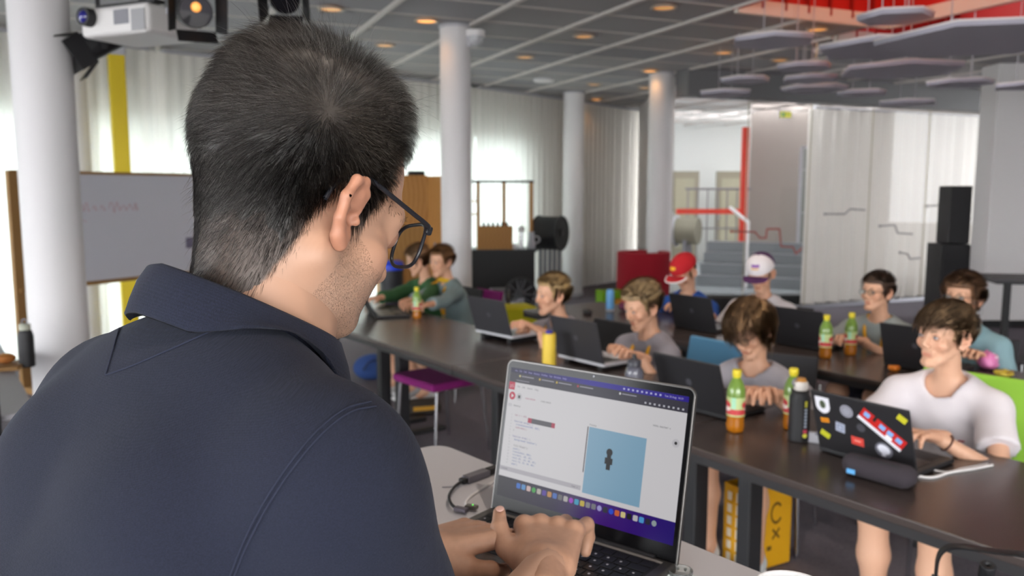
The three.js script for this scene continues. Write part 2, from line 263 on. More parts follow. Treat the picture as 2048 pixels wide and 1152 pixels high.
function chair(s, v, color, label, turn = 0, group) {
  const o = thing('stacking_chair', label, 'chair', ST(s, v), TH + turn, group);
  part(o, 'seat', chairG.seat, chairMats[color]); part(o, 'backrest', chairG.back, chairMats[color]);
  for (const g of chairG.leg) part(o, 'leg', g, MT.chrome); part(o, 'frame', chairG.frame, MT.chrome);
  return o;
}
{ const o = thing('padded_stool', 'empty purple padded stool with chrome legs under the front table', 'stool', ST(0.66, 0.46), TH + 0.1); part(o, 'seat', chairG.seat, chairMats.purple); for (const g of chairG.leg) part(o, 'leg', g, MT.chrome); part(o, 'rail', rod([-0.2, 0.425, 0.17], [0.2, 0.425, 0.17], 0.01), MT.chrome); part(o, 'rail', rod([-0.2, 0.425, -0.17], [0.2, 0.425, -0.17], 0.01), MT.chrome); }

// laptops of the children
const lapG = { base: rb(0.33, 0.016, 0.23, 0.005, 0, 0.01, 0), keys: bx(0.28, 0.001, 0.1, 0, 0.0185, -0.03), pad: bx(0.1, 0.0008, 0.06, 0, 0.0184, 0.06), lid: rb(0.33, 0.215, 0.008, 0.004, 0, 0.1075, 0), screen: bx(0.31, 0.19, 0.0008, 0, 0.11, 0.0045) };
function laptop(s, v, turn, tilt, label, o2 = {}) {
  const o = thing('laptop', label, 'laptop', ST(s, v, TOP + (o2.lift || 0)), TH + Math.PI + turn);
  part(o, 'base', lapG.base, o2.silver ? MT.silver : MT.black); part(o, 'keyboard', lapG.keys, MT.blackgloss); part(o, 'touchpad', lapG.pad, o2.silver ? MT.lightgrey : MT.blackgloss);
  const lid = part(o, 'lid', lapG.lid, o2.lidMat || MT.lidblack); lid.position.set(0, 0.016, -0.112); lid.rotation.x = -tilt;
  part(lid, 'screen', lapG.screen, MT.darkscreen);
  part(lid, 'emblem', cy(0.014, 0.014, 0.0006, 0, 0.115, -0.0043, 20, Math.PI / 2), MT.emblem);
  if (o2.lift) { part(o, 'stand_bar', bx(0.3, 0.004, 0.03, 0, 0, -0.08), MT.black); for (const sx of [-1, 1]) part(o, 'stand_leg', bx(0.03, o2.lift, 0.2, sx * 0.12, -o2.lift / 2 + 0.001, 0), MT.black); }
  return { o, lid };
}
MT.silver = mat(0xc6c6cb, 0.4); MT.lidblack = mat(0x232225, 0.5); MT.lidgrey = mat(0x333236, 0.45); MT.darkscreen = mat(0x30343c, 0.25, { emissive: 0xaab4c8, emissiveIntensity: 0.25 }); MT.emblem = mat(0x4a4a50, 0.4);
laptop(-0.13, 0.50, -0.25, 0.5, 'dark laptop turned side-on before the person in the green sweater');
laptop(1.10, 0.66, 0.1, 0.3, 'grey laptop on a low stand before the person by the yellow green pouf', { silver: true, lidMat: MT.lidgrey, lift: 0.03 });
laptop(1.92, 0.63, 0.06, 0.28, 'grey laptop with silver base beside the yellow bottle', { silver: true, lidMat: MT.lidgrey, lift: 0.018 });
laptop(2.83, 0.45, 0.04, 0.3, 'black laptop behind the grey water bottle, before a bent over person');
laptop(1.52, 1.88, 0.05, 0.3, 'black laptop before the person in the red cap');
laptop(2.24, 1.93, 0.05, 0.3, 'black laptop before the person in the purple and white cap');
laptop(2.93, 1.88, 0.05, 0.3, 'black laptop on the second row behind the person in the white shirt');
{
  const { lid } = laptop(3.57, 0.43, 0.02, 0.32, 'black laptop covered in colourful stickers beside a pencil case');
  const pad = 0.0046;
  const sticker = (x, y, w, h, rot, draw, outline) => {   // flat stickers; x and y in metres on the back of the lid as one looks at it
    const t = canvasTex(128, Math.max(16, Math.round(128 * h / w)), draw);
    const m = part(lid, 'sticker', outline || new THREE.PlaneGeometry(w, h), mat(0xffffff, 0.5, { map: t }));
    m.position.set(-x, y, -pad); m.rotation.set(0, Math.PI, rot);
  };
  const circ = r => new THREE.CircleGeometry(r, 24);
  const shieldShape = new THREE.Shape(); shieldShape.moveTo(-0.5, 0.55).lineTo(0.5, 0.55).lineTo(0.5, -0.1).quadraticCurveTo(0.45, -0.5, 0, -0.6).quadraticCurveTo(-0.45, -0.5, -0.5, -0.1);
  const sg = new THREE.ShapeGeometry(shieldShape); { const p = sg.attributes.position, u = sg.attributes.uv; for (let i = 0; i < p.count; i++) { u.setXY(i, p.getX(i) + 0.5, (p.getY(i) + 0.6) / 1.15); p.setXY(i, p.getX(i) * 0.05, p.getY(i) * 0.052); } }
  sticker(-0.125, 0.168, 0.05, 0.06, 0, (c, w, h) => { c.fillStyle = '#e6e6ee'; c.fillRect(0, 0, w, h); c.fillStyle = '#5c6650'; c.beginPath(); c.ellipse(w / 2, h * 0.45, w * 0.22, h * 0.25, 0, 0, 7); c.fill(); c.fillStyle = '#2e3a2c'; c.fillRect(w * 0.45, h * 0.25, w * 0.1, h * 0.42); }, sg);
  sticker(-0.042, 0.164, 0.044, 0.044, 0, (c, w, h) => { c.fillStyle = '#9a9aa6'; c.fillRect(0, 0, w, h); c.strokeStyle = '#777'; c.lineWidth = 6; c.beginPath(); c.arc(w / 2, h / 2, w * 0.35, 0, 7); c.stroke(); }, circ(0.022));
  sticker(0.07, 0.128, 0.155, 0.05, -0.62, (c, w, h) => { c.fillStyle = '#c4221f'; c.fillRect(0, 0, w, h); c.fillStyle = '#e2e2ea'; c.fillRect(0, h * 0.75, w, h * 0.25); c.fillStyle = '#7fb0e6'; for (const k of [0.06, 0.42, 0.6, 0.8]) c.fillRect(w * k, h * 0.16, w * 0.13, h * 0.36); c.fillStyle = '#222'; c.fillRect(w * 0.26, 0, w * 0.06, h * 0.4); c.fillStyle = '#fff'; c.fillRect(w * 0.62, h * 0.55, w * 0.14, h * 0.2); });
  sticker(0.14, 0.182, 0.03, 0.022, -0.6, (c, w, h) => { c.fillStyle = '#c5c02c'; c.fillRect(0, 0, w, h); });
  sticker(-0.125, 0.112, 0.03, 0.016, 0.12, (c, w, h) => { c.fillStyle = '#e9961c'; c.fillRect(0, 0, w, h); c.fillStyle = '#b05a10'; c.fillRect(w * 0.1, h * 0.4, w * 0.8, h * 0.25); });
  sticker(-0.073, 0.098, 0.032, 0.034, -0.15, (c, w, h) => { c.fillStyle = '#a9afc2'; c.fillRect(0, 0, w, h); c.strokeStyle = '#6d7690'; c.lineWidth = 10; c.strokeRect(w * 0.25, h * 0.25, w * 0.5, h * 0.5); });
  sticker(-0.132, 0.058, 0.034, 0.022, -0.5, (c, w, h) => { c.fillStyle = '#c2c22e'; c.fillRect(0, 0, w, h); });
  sticker(-0.018, 0.062, 0.042, 0.03, -0.05, (c, w, h) => { c.fillStyle = '#d8483e'; c.fillRect(0, 0, w, h); c.fillStyle = '#f0b6a8'; c.fillRect(w * 0.25, h * 0.4, w * 0.5, h * 0.15); });
  sticker(0.068, 0.054, 0.058, 0.056, 0, (c, w, h) => { c.fillStyle = '#6d6d78'; c.fillRect(0, 0, w, h); c.fillStyle = '#dfe0ea'; c.beginPath(); c.ellipse(w * 0.5, h * 0.45, w * 0.36, h * 0.3, 0.3, 0, 7); c.fill(); c.fillRect(w * 0.35, h * 0.6, w * 0.22, h * 0.3); }, circ(0.028));
}
// pencil case and white cable
{
  const p = at(1757, 962, TOP); const o = thing('pencil_case', 'dark grey soft pencil case with small blue tag', 'pencil case', [p.x, TOP, p.z], TH + 0.12);
  const g = new THREE.CapsuleGeometry(0.034, 0.15, 8, 20); g.rotateZ(Math.PI / 2); g.scale(1, 1, 1.15); const q = g.attributes.position; for (let i = 0; i < q.count; i++) { const y = q.getY(i); q.setY(i, Math.max(y, -0.03) + 0.004 * noise3(q.getX(i) * 40, y * 40, q.getZ(i) * 40)); } g.computeVertexNormals(); g.translate(0, 0.034, 0);
  part(o, 'pouch', g, mat(0x332d33, 0.95)); part(o, 'zip', tube([[-0.1, 0.05, 0.02], [-0.05, 0.064, 0.022], [0.05, 0.064, 0.022], [0.1, 0.05, 0.02]], 0.002), MT.black); part(o, 'tag', rb(0.026, 0.014, 0.003, 0.001, -0.066, 0.022, 0.0415), mat(0x5ba4dc, 0.6), 'small blue tag');
  const a = (x, y) => { const c = at(x, y, TOP + 0.004); return [c.x, c.y, c.z]; };
  const c = part(scene, 'charging_cable', tube([a(1822, 950), a(1860, 955), a(1900, 945), a(1945, 938), a(1985, 930)], 0.004, 40), MT.white); tag(c, 'white charging cable curling past the stickered laptop', 'cable');
  const c2 = part(scene, 'charging_cable_001', tube([a(1830, 930), a(1858, 938), a(1890, 944), a(1930, 936), a(1975, 928)], 0.003, 40), MT.white); tag(c2, 'thin white cable crossing under the bare forearm', 'cable'); taken.charging_cable = 1;
}
// soft drink bottles
const bottleMats = { cap: mat(0xd8c41c, 0.45), green: mat(0x6f8f3a, 0.3, { clearcoat: 0.6 }), clear: mat(0x8f8a86, 0.2, { clearcoat: 0.6 }), tea: mat(0xa8640e, 0.18, { clearcoat: 0.7 }), shoulder: mat(0xd3c81e, 0.3) };
const labelTex = canvasTex(256, 128, (c, w, h) => { c.fillStyle = '#b9c98a'; c.fillRect(0, 0, w, h); for (const k of [0, 128]) { c.fillStyle = '#c03a3e'; c.fillRect(k, h * 0.62, 128, h * 0.3); c.beginPath(); c.ellipse(k + 58, h * 0.4, 38, 30, 0, 0, 7); c.fill(); c.fillStyle = '#e9d8d2'; c.beginPath(); c.ellipse(k + 66, h * 0.62, 30, 16, 0, 0, 7); c.fill(); c.fillStyle = '#9fd0b0'; c.fillRect(k + 100, 0, 20, h * 0.6); } });
function iceTea(px, py, label, full = true, sc = 1) {
  const p = at(px, py, TOP); const o = thing('ice_tea_bottle', label, 'bottle', [p.x, TOP, p.z], rr(-0.5, 0.5)); o.scale.setScalar(sc);
  part(o, 'bottom', lathe([[0, 0.004], [0.012, 0.002], [0.026, 0], [0.031, 0.006], [0.0325, 0.025], [0.0305, 0.045], [0.032, 0.06]]), full ? bottleMats.tea : bottleMats.clear);
  part(o, 'label_band', cy(0.0325, 0.0325, 0.068, 0, 0.094, 0, 28), mat(0xffffff, 0.4, { map: labelTex }));
  part(o, 'upper_body', lathe([[0.0325, 0.128], [0.0325, 0.145], [0.029, 0.165], [0.02, 0.185], [0.0135, 0.196]]), bottleMats.green); part(o, 'neck', cy(0.0135, 0.0135, 0.012, 0, 0.2, 0, 20), bottleMats.shoulder);
  part(o, 'cap', lathe([[0.0155, 0.203], [0.016, 0.205], [0.016, 0.222], [0.014, 0.225], [0, 0.225]], 20), bottleMats.cap);
}
iceTea(1470, 862, 'ice tea bottle with yellow cap standing left of the black flask'); iceTea(1583, 858, 'ice tea bottle half hidden behind the black flask');
iceTea(1650, 716, 'nearly empty ice tea bottle on the second row'); taken.q = 0; 
iceTea(1700, 710, 'ice tea bottle full of orange tea on the second row'); iceTea(834, 637, 'ice tea bottle before the person in the teal jacket', true, 0.95);
{ // black flask
  const p = at(1597, 880, TOP); const o = thing('flask', 'tall black flask with a vertical sticker and gold cap', 'bottle', [p.x, TOP, p.z], 0.25);
  part(o, 'body', lathe([[0, 0], [0.034, 0], [0.036, 0.004], [0.036, 0.15], [0.033, 0.158], [0.03, 0.165], [0.03, 0.178], [0, 0.178]]), MT.black);
  part(o, 'lid', lathe([[0.022, 0.178], [0.024, 0.182], [0.024, 0.205], [0.018, 0.21], [0, 0.21]]), mat(0xcfc8c0, 0.4)); part(o, 'cap_top', cy(0.015, 0.02, 0.01, 0, 0.214, 0), mat(0xb07a35, 0.4)); part(o, 'loop', new THREE.TorusGeometry(0.012, 0.003, 8, 18).translate(-0.02, 0.205, 0), MT.grey);
  const t = canvasTex(32, 256, (c, w, h) => { c.fillStyle = '#17171a'; c.fillRect(0, 0, w, h); c.fillStyle = '#c9c43c'; c.fillRect(9, 0, 14, 40); c.fillStyle = '#aebacb'; for (let y = 50; y < 180; y += 22) c.fillRect(9, y, 14, 15); c.fillStyle = '#d2475e'; c.fillRect(5, 188, 22, 24); c.fillStyle = '#e3e04e'; c.beginPath(); c.arc(16, 228, 14, 0, 7); c.fill(); });
  const g = new THREE.CylinderGeometry(0.0364, 0.0364, 0.135, 12, 1, true, -0.3, 0.6).translate(0, 0.078, 0); part(o, 'sticker', g, mat(0xffffff, 0.5, { map: t }));
}
{ const p = at(1631, 885, TOP); const o = thing('card_stack', 'small stack of grey cards beside the black flask', 'cards', [p.x, TOP, p.z], TH + 0.4); part(o, 'cards', rb(0.055, 0.036, 0.02, 0.002, 0, 0.018, 0), MT.lightgrey); part(o, 'clip', bx(0.02, 0.01, 0.024, 0.01, 0.034, 0), MT.grey); }
{ const p = at(1371, 778, TOP); const o = thing('water_bottle', 'transparent grey water bottle standing before the black laptop', 'bottle', [p.x - 0.02, TOP, p.z + 0.05], 0); o.position.set(...ST(2.68, 0.16, TOP));
  part(o, 'body', lathe([[0, 0], [0.034, 0], [0.036, 0.006], [0.036, 0.15], [0.03, 0.17], [0.024, 0.176]]), mat(0x5d5d68, 0.25, { clearcoat: 0.6 })); part(o, 'lid', lathe([[0.026, 0.176], [0.027, 0.18], [0.027, 0.2], [0.015, 0.206], [0, 0.206]]), mat(0x3a3a42, 0.4)); part(o, 'spout', cy(0.008, 0.01, 0.02, 0, 0.214, 0), MT.black); }
{ const o = thing('yellow_bottle', 'pale yellow cylindrical drinking bottle between two laptops', 'bottle', [0, 0, 0]); const p = at(1098, 733, TOP); o.position.set(p.x, TOP, p.z);
  part(o, 'body', lathe([[0, 0], [0.032, 0], [0.034, 0.004], [0.033, 0.155], [0.03, 0.165], [0, 0.166]]), mat(0xe0c040, 0.5)); part(o, 'lid', cy(0.014, 0.02, 0.014, 0, 0.173, 0), mat(0x2d2a8c, 0.4)); part(o, 'cap_ring', cy(0.031, 0.032, 0.006, 0, 0.163, 0), mat(0xd2b232, 0.5)); }
{ const p = at(1220, 622, TOP); const o = thing('drink_can', 'tall light blue drinking bottle on the far table end', 'bottle', [p.x, TOP, p.z]); part(o, 'body', lathe([[0, 0], [0.027, 0], [0.029, 0.005], [0.029, 0.14], [0.022, 0.155], [0, 0.156]]), mat(0x5f9ed2, 0.45)); part(o, 'base_ring', cy(0.0295, 0.0295, 0.012, 0, 0.008, 0), MT.lightgrey); }
{ const p = at(1248, 622, TOP); const o = thing('snack_bag', 'crumpled red and purple snack bag on the far table end', 'snack', [p.x, TOP, p.z]); const g = new THREE.SphereGeometry(0.04, 14, 10); const q = g.attributes.position; for (let i = 0; i < q.count; i++) { const k = 1 + 0.3 * noise3(q.getX(i) * 50, q.getY(i) * 50, q.getZ(i) * 50); q.setXYZ(i, q.getX(i) * k, (q.getY(i) + 0.04) * 0.8 * k, q.getZ(i) * k); } g.computeVertexNormals(); part(o, 'bag', g, mat(0x5a1a3c, 0.4)); part(o, 'seal', bx(0.05, 0.012, 0.003, 0, 0.066, 0), mat(0xb3424a, 0.4)); }
{ const p = at(1175, 628, TOP); const o = thing('computer_mouse', 'small black computer mouse on the second row table', 'mouse', [p.x, TOP, p.z], 0.4); const g = new THREE.SphereGeometry(0.03, 16, 10); g.scale(1, 0.65, 1.6).translate(0, 0.014, 0); const q = g.attributes.position; for (let i = 0; i < q.count; i++) q.setY(i, Math.max(0, q.getY(i))); part(o, 'shell', g, MT.black); part(o, 'wheel', cy(0.006, 0.006, 0.006, 0, 0.032, -0.02, 12, 0, Math.PI / 2), MT.grey); }
// snacks at the right end of the second row
{
  const bagG = (w, h, d) => { const g = new THREE.SphereGeometry(1, 18, 12); const q = g.attributes.position; for (let i = 0; i < q.count; i++) { const x = q.getX(i), y = q.getY(i), z = q.getZ(i), k = 1 + 0.22 * noise3(x * 2.5 + w * 90, y * 2.5, z * 2.5); q.setXYZ(i, x * w * k, Math.max(0, (y + 0.9) * h * 0.5 * k), z * d * k); } g.computeVertexNormals(); return g; };
  const S = [[1974, 738, 0.07, 0.09, 0.05, 0xd77bb2, 'pink', 0xefd8e4], [2008, 752, 0.05, 0.03, 0.04, 0xc8b23c, 'mustard', 0x8a5a20], [2004, 772, 0.05, 0.035, 0.04, 0xb48a9a, 'rosy', 0xd8c6c0], [2030, 800, 0.06, 0.03, 0.04, 0xd2cc34, 'lemon yellow', 0x77a040], [1788, 742, 0.03, 0.03, 0.025, 0xe0801c, 'orange', 0xb05010]];
  for (const [x, y, w, h, d, c, n, c2] of S) { const p = at(x, y, TOP); const o = thing('snack_bag', `crumpled ${n} snack bag lying on the second row table`, 'snack', [p.x, TOP, p.z], rr(0, 3)); part(o, 'bag', bagG(w, h, d), mat(c, 0.35)); part(o, 'seal', bx(w * 1.5, 0.006, 0.012, 0, h * 0.75, d * 0.6), mat(c2, 0.4)); }
}
// yellow carrier bag under the table
{
  const p = at(1512, 1116, 0.02); const o = thing('carrier_bag', 'yellow paper carrier bag with white and black print under the front table', 'bag', [p.x, 0, p.z], 0.5);
  const w = 0.26, h = 0.36, d = 0.13, th = 0.003, Y = mat(0xe0a60c, 0.6);
  const side = canvasTex(128, 256, (c, W_, H_) => { c.fillStyle = '#dfa40c'; c.fillRect(0, 0, W_, H_); c.fillStyle = '#f3ead6'; for (let k = 0; k < 6; k++) { c.fillRect(18, 24 + k * 38, 26, 26); c.fillRect(70, 20 + k * 38, 16, 30); } });
  const front = canvasTex(256, 256, (c, W_, H_) => { c.fillStyle = '#dfa40c'; c.fillRect(0, 0, W_, H_); c.strokeStyle = '#6a4c08'; c.lineWidth = 9; c.beginPath(); c.arc(170, 90, 30, 0.6, 5.6); c.stroke(); c.beginPath(); c.moveTo(150, 140); c.lineTo(190, 170); c.moveTo(190, 140); c.lineTo(150, 170); c.stroke(); c.fillStyle = '#6a4c08'; c.fillRect(120, 190, 26, 14); c.fillRect(60, 40, 20, 50); });
  part(o, 'front_panel', bx(w, h, th, 0, h / 2 + 0.005, d / 2), mat(0xffffff, 0.6, { map: front })); part(o, 'back_panel', bx(w, h, th, 0, h / 2 + 0.005, -d / 2), Y);
  part(o, 'side_panel', bx(th, h, d - 0.004, -w / 2, h / 2 + 0.005, 0), mat(0xffffff, 0.6, { map: side })); part(o, 'side_panel', bx(th, h, d - 0.004, w / 2, h / 2 + 0.005, 0), Y); part(o, 'bottom', bx(w, th, d, 0, 0.004, 0), Y);
  part(o, 'handle', tube([[-0.06, h, d / 2], [-0.05, h + 0.05, d / 2], [0.05, h + 0.05, d / 2], [0.06, h, d / 2]], 0.004), MT.white);
}
// the side table at the far left with food and a bottle
{
  const o = thing('grey_table', 'pale grey table at the left with food and a dark bottle', 'table', [-2.75, 0, -3.75], -0.95);
  part(o, 'tabletop', rb(2.0, 0.025, 0.75, 0.004, 0, TOP - 0.0125, 0), mat(0x8f8d92, 0.5)); part(o, 'edge_band', bx(1.99, 0.03, 0.012, 0, TOP - 0.04, 0.367), MT.lightgrey);
  for (const sx of [-1, 1]) { part(o, 'leg', rb(0.06, TOP - 0.05, 0.08, 0.008, sx * 0.86, (TOP - 0.05) / 2 + 0.02, 0), MT.black); part(o, 'foot', rb(0.07, 0.03, 0.62, 0.01, sx * 0.86, 0.017, 0), MT.black); }
  const p = at(55, 733, TOP); const b = thing('dark_bottle', 'dark steel bottle with pale lid on the grey table', 'bottle', [p.x, TOP, p.z]);
  part(b, 'body', lathe([[0, 0], [0.033, 0], [0.036, 0.005], [0.036, 0.15], [0.03, 0.175], [0.024, 0.182]]), MT.black); part(b, 'lid', lathe([[0.025, 0.182], [0.026, 0.186], [0.026, 0.21], [0, 0.213]]), mat(0xa9ac9c, 0.4)); part(b, 'loop', new THREE.TorusGeometry(0.013, 0.003, 8, 16).translate(0, 0.222, 0), MT.grey);
  const q = at(-22, 738, TOP); const t = thing('snack_tray', 'wooden tray of pastries wrapped in paper on the grey table', 'tray', [q.x, TOP, q.z], 0.3); part(t, 'tray', rb(0.3, 0.02, 0.2, 0.008, 0, 0.011, 0), MT.beech);
  for (let k = 0; k < 3; k++) { const pa = thing('pastry', 'small brown pastry lying on the wooden tray', 'pastry', [q.x - 0.12 + k * 0.09, TOP + 0.021, q.z - k * 0.02], 0.4, 'pastries on the tray'); const g = new THREE.SphereGeometry(0.035, 14, 8); g.scale(1.3, 0.7, 0.9).translate(0, 0.024, 0); part(pa, 'dough', g, mat(0xa9682c, 0.7)); part(pa, 'glaze', new THREE.SphereGeometry(0.026, 12, 6, 0, 6.283, 0, 1.2).scale(1.2, 0.5, 0.9).translate(0, 0.037, 0), mat(0xc48a4a, 0.4)); }
  const pk = thing('paper_napkin', 'folded white paper napkin leaning on the wooden tray', 'napkin', [q.x + 0.02, TOP + 0.03, q.z + 0.12], 0.4); part(pk, 'sheet', bx(0.16, 0.004, 0.06, 0, 0.03, 0, 0, 0.3, 0.25), MT.white); part(pk, 'fold', bx(0.16, 0.004, 0.05, 0, 0.02, 0.03, 0, -0.2, 0.25), MT.white);
  const c = thing('office_chair', 'black chair tucked beside the grey table', 'chair', [-2.0, 0, -2.75], 0.6); part(c, 'seat', rb(0.46, 0.06, 0.44, 0.025, 0, 0.46, 0), MT.black); part(c, 'backrest', rb(0.44, 0.34, 0.04, 0.018, 0, 0.7, -0.22), MT.black); for (const sx of [-1, 1]) for (const sz of [-1, 1]) part(c, 'leg', rod([sx * 0.19, 0.44, sz * 0.18], [sx * 0.22, 0, sz * 0.21], 0.012), MT.chrome); part(c, 'back_post', [rod([-0.18, 0.45, -0.2], [-0.18, 0.6, -0.22], 0.01), rod([0.18, 0.45, -0.2], [0.18, 0.6, -0.22], 0.01)], MT.chrome);
}
// ------------------------------------------------------------------ things round the room
{ // whiteboard on a wooden stand
  const A = [-3.86, -6.45], B = [-3.0, -8.05], c = lerp2(A, B, 0.5), L = Math.hypot(B[0] - A[0], B[1] - A[1]), ang = Math.atan2(-(B[1] - A[1]), B[0] - A[0]);
  const o = thing('whiteboard', 'large whiteboard in a wooden frame with faint red handwriting', 'whiteboard', [c[0], 0, c[1]], ang);
  part(o, 'board', rb(L, 0.9, 0.02, 0.003, 0, 1.28, 0), MT.whiteboard);
  part(o, 'frame_top', bx(L + 0.06, 0.025, 0.035, 0, 1.742, 0), MT.beech); part(o, 'frame_bottom', bx(L + 0.06, 0.03, 0.06, 0, 0.815, 0.01), MT.beech);
  part(o, 'post', bx(0.07, 1.7, 0.045, -L / 2 - 0.02, 0.9, 0), MT.beech); part(o, 'post', bx(0.07, 1.7, 0.045, L / 2 + 0.02, 0.9, 0), MT.beech);
  part(o, 'foot', bx(0.07, 0.05, 0.5, -L / 2 - 0.02, 0.025, 0), MT.beech); part(o, 'foot', bx(0.07, 0.05, 0.5, L / 2 + 0.02, 0.025, 0), MT.beech);
  const strokes = []; let x = -0.42; for (let k = 0; k < 10; k++) { const w = rr(0.03, 0.07), h = rr(0.02, 0.06); strokes.push(tube([[x, 1.44, 0.0115], [x + w * 0.3, 1.44 + h, 0.0115], [x + w * 0.55, 1.44 + h * rr(0.2, 0.9), 0.0115], [x + w * 0.75, 1.43 - h * rr(0, 0.5), 0.0115], [x + w, 1.44, 0.0115]], 0.0022, 16, 5)); x += w + (rnd() < 0.2 ? 0.03 : 0); }
  strokes.push(tube([[-0.4, 1.33, 0.0115], [-0.36, 1.35, 0.0115], [-0.33, 1.33, 0.0115]], 0.002, 8, 5));
  part(o, 'handwriting', strokes, mat(0xb87a88, 0.8), 'faint red handwritten line'); part(o, 'magnet', rb(0.09, 0.1, 0.01, 0.003, 0.72, 1.1, 0.014), mat(0x6f6a80, 0.5));
}
{ const o = thing('yellow_post', 'yellow square steel post behind the whiteboard', 'post', [-3.72, 0, -7.95], 0.55); part(o, 'shaft', rb(0.14, 2.86, 0.14, 0.01, 0, 1.43, 0), MT.yellow); part(o, 'clamp', rb(0.16, 0.1, 0.16, 0.02, 0, 2.9, 0), MT.lightgrey); part(o, 'base_plate', bx(0.24, 0.012, 0.24, 0, 0.006, 0), MT.grey); }
{ // projector
  const p = dp(282, 56, 4.3); const o = thing('projector', 'white ceiling projector with glowing blue lens', 'projector', [p.x, p.y, p.z], -0.42);
  const g = rb(0.46, 0.16, 0.34, 0.03, 0, 0, 0, 0, 0, 4); { const q = g.attributes.position; for (let i = 0; i < q.count; i++) if (q.getY(i) < 0) { q.setY(i, q.getY(i) * (1 - 0.25 * Math.abs(q.getX(i)) / 0.23)); } g.computeVertexNormals(); }
  part(o, 'body', g, mat(0xdad8d6, 0.5)); part(o, 'lens_barrel', cy(0.045, 0.045, 0.07, -0.15, 0.03, 0.18, 24, Math.PI / 2), MT.black); part(o, 'lens', new THREE.SphereGeometry(0.036, 20, 10, 0, 6.283, 0, 1.2).rotateX(Math.PI / 2).translate(-0.15, 0.03, 0.195), mat(0x2a2a80, 0.08, { clearcoat: 1 }), 'dark blue glass lens');
  part(o, 'vent', rb(0.1, 0.07, 0.006, 0.002, 0.06, 0.02, 0.17), MT.grey); part(o, 'vent', rb(0.09, 0.1, 0.006, 0.002, 0.17, 0.0, 0.17), mat(0x9a9a9c, 0.6)); part(o, 'mount_plate', bx(0.4, 0.015, 0.06, 0.02, 0.095, 0.08), MT.black); part(o, 'mount_pole', cy(0.02, 0.02, CEIL - p.y - 0.1, 0.02, 0.1 + (CEIL - p.y - 0.1) / 2, 0), MT.black);
}
function stageLight(px, py, D, turn, tilt, label, lit) {
  const p = dp(px, py, D); const o = thing('stage_light', label, 'spotlight', [p.x, p.y, p.z], turn);
  const head = part(o, 'housing', [cy(0.075, 0.085, 0.2, 0, 0, -0.06, 24, Math.PI / 2)], MT.black); head.rotation.x = tilt;
  part(head, 'lens', cy(0.07, 0.07, 0.008, 0, 0, 0.042, 24, Math.PI / 2), lit ? mat(0x1a1a20, 0.1, { clearcoat: 1 }) : mat(0x15151a, 0.2));
  if (lit) part(head, 'bulb', sph(0.022, 0.0, 0.02, 0.05), mat(0xffd090, 0.4, { emissive: 0xffa030, emissiveIntensity: 0.9 }));
  part(head, 'barn_door', bx(0.17, 0.004, 0.11, 0, -0.105, 0.085, 0, 0.35), MT.black); part(head, 'barn_door', bx(0.17, 0.004, 0.11, 0, 0.105, 0.085, 0, -0.35), MT.black); part(head, 'barn_door', bx(0.004, 0.17, 0.11, 0.105, 0, 0.085, 0.35), MT.black); part(head, 'barn_door', bx(0.004, 0.17, 0.11, -0.105, 0, 0.085, -0.35), MT.black);
  part(o, 'yoke', [bx(0.008, 0.2, 0.03, -0.1, 0.08, -0.05), bx(0.008, 0.2, 0.03, 0.1, 0.08, -0.05), bx(0.2, 0.008, 0.03, 0, 0.18, -0.05)], MT.black); part(o, 'knob', cy(0.016, 0.016, 0.02, -0.11, 0.0, -0.05, 14, 0, Math.PI / 2), MT.lightgrey);
  part(o, 'hanger', cy(0.012, 0.012, CEIL - p.y - 0.18, 0, 0.18 + (CEIL - p.y - 0.18) / 2, -0.05), MT.black);
}
stageLight(390, 22, 3.9, 0.45, 0.25, 'black stage light with barn doors and lit orange bulb', true);
stageLight(180, 92, 4.6, -0.9, 0.6, 'black stage light with barn doors below the projector, turned away', false);
stageLight(570, -6, 4.4, 0.2, 0.7, 'black stage light cut by the frame above the person in navy', false);
{ const c = dp(910, 60, 7.45); const o = thing('dome_camera', 'small white dome camera fixed to a round column', 'camera', [c.x + 0.15, 2.86, c.z + 0.06]); part(o, 'bracket', rb(0.08, 0.04, 0.06, 0.01, -0.02, 0.1, 0), MT.white); part(o, 'housing', cy(0.085, 0.085, 0.05, 0.03, 0.09, 0), MT.white); part(o, 'dome', sph(0.07, 0.03, 0.05, 0), mat(0xbfc2c6, 0.15, { clearcoat: 1 })); part(o, 'arm', rb(0.05, 0.12, 0.05, 0.02, -0.02, 0.03, 0.02), MT.lightgrey); }
{ // wooden cabinet with black side
  const p = dp(822, 345, 9.3); const o = thing('wooden_cabinet', 'tall warm wood cabinet with open door beside a round column', 'cabinet', [p.x, 0, p.z], 0.35);
  part(o, 'body', rb(0.5, 1.72, 0.45, 0.004, -0.12, 0.9, 0), MT.wood); part(o, 'door', rb(0.022, 1.7, 0.42, 0.004, 0.14, 0.9, 0.22, 0.5), MT.wood); part(o, 'plinth', bx(0.48, 0.05, 0.42, -0.12, 0.025, 0), MT.black); part(o, 'handle', rb(0.014, 0.16, 0.014, 0.005, 0.17, 0.95, 0.36), MT.alu); part(o, 'top_box', rb(0.18, 0.05, 0.1, 0.01, 0.04, 1.785, 0.08), MT.black);
  const q = dp(872, 350, 9.7); const b = thing('black_cabinet', 'tall black cabinet between the wooden cabinet and a column', 'cabinet', [q.x, 0, q.z], 0.2); part(b, 'body', rb(0.32, 1.74, 0.4, 0.006, 0, 0.87, 0), MT.black); part(b, 'door', rb(0.3, 1.66, 0.02, 0.004, 0, 0.87, 0.21), MT.blackgloss); part(b, 'handle', rb(0.012, 0.18, 0.02, 0.004, -0.11, 0.9, 0.23), MT.grey);
}
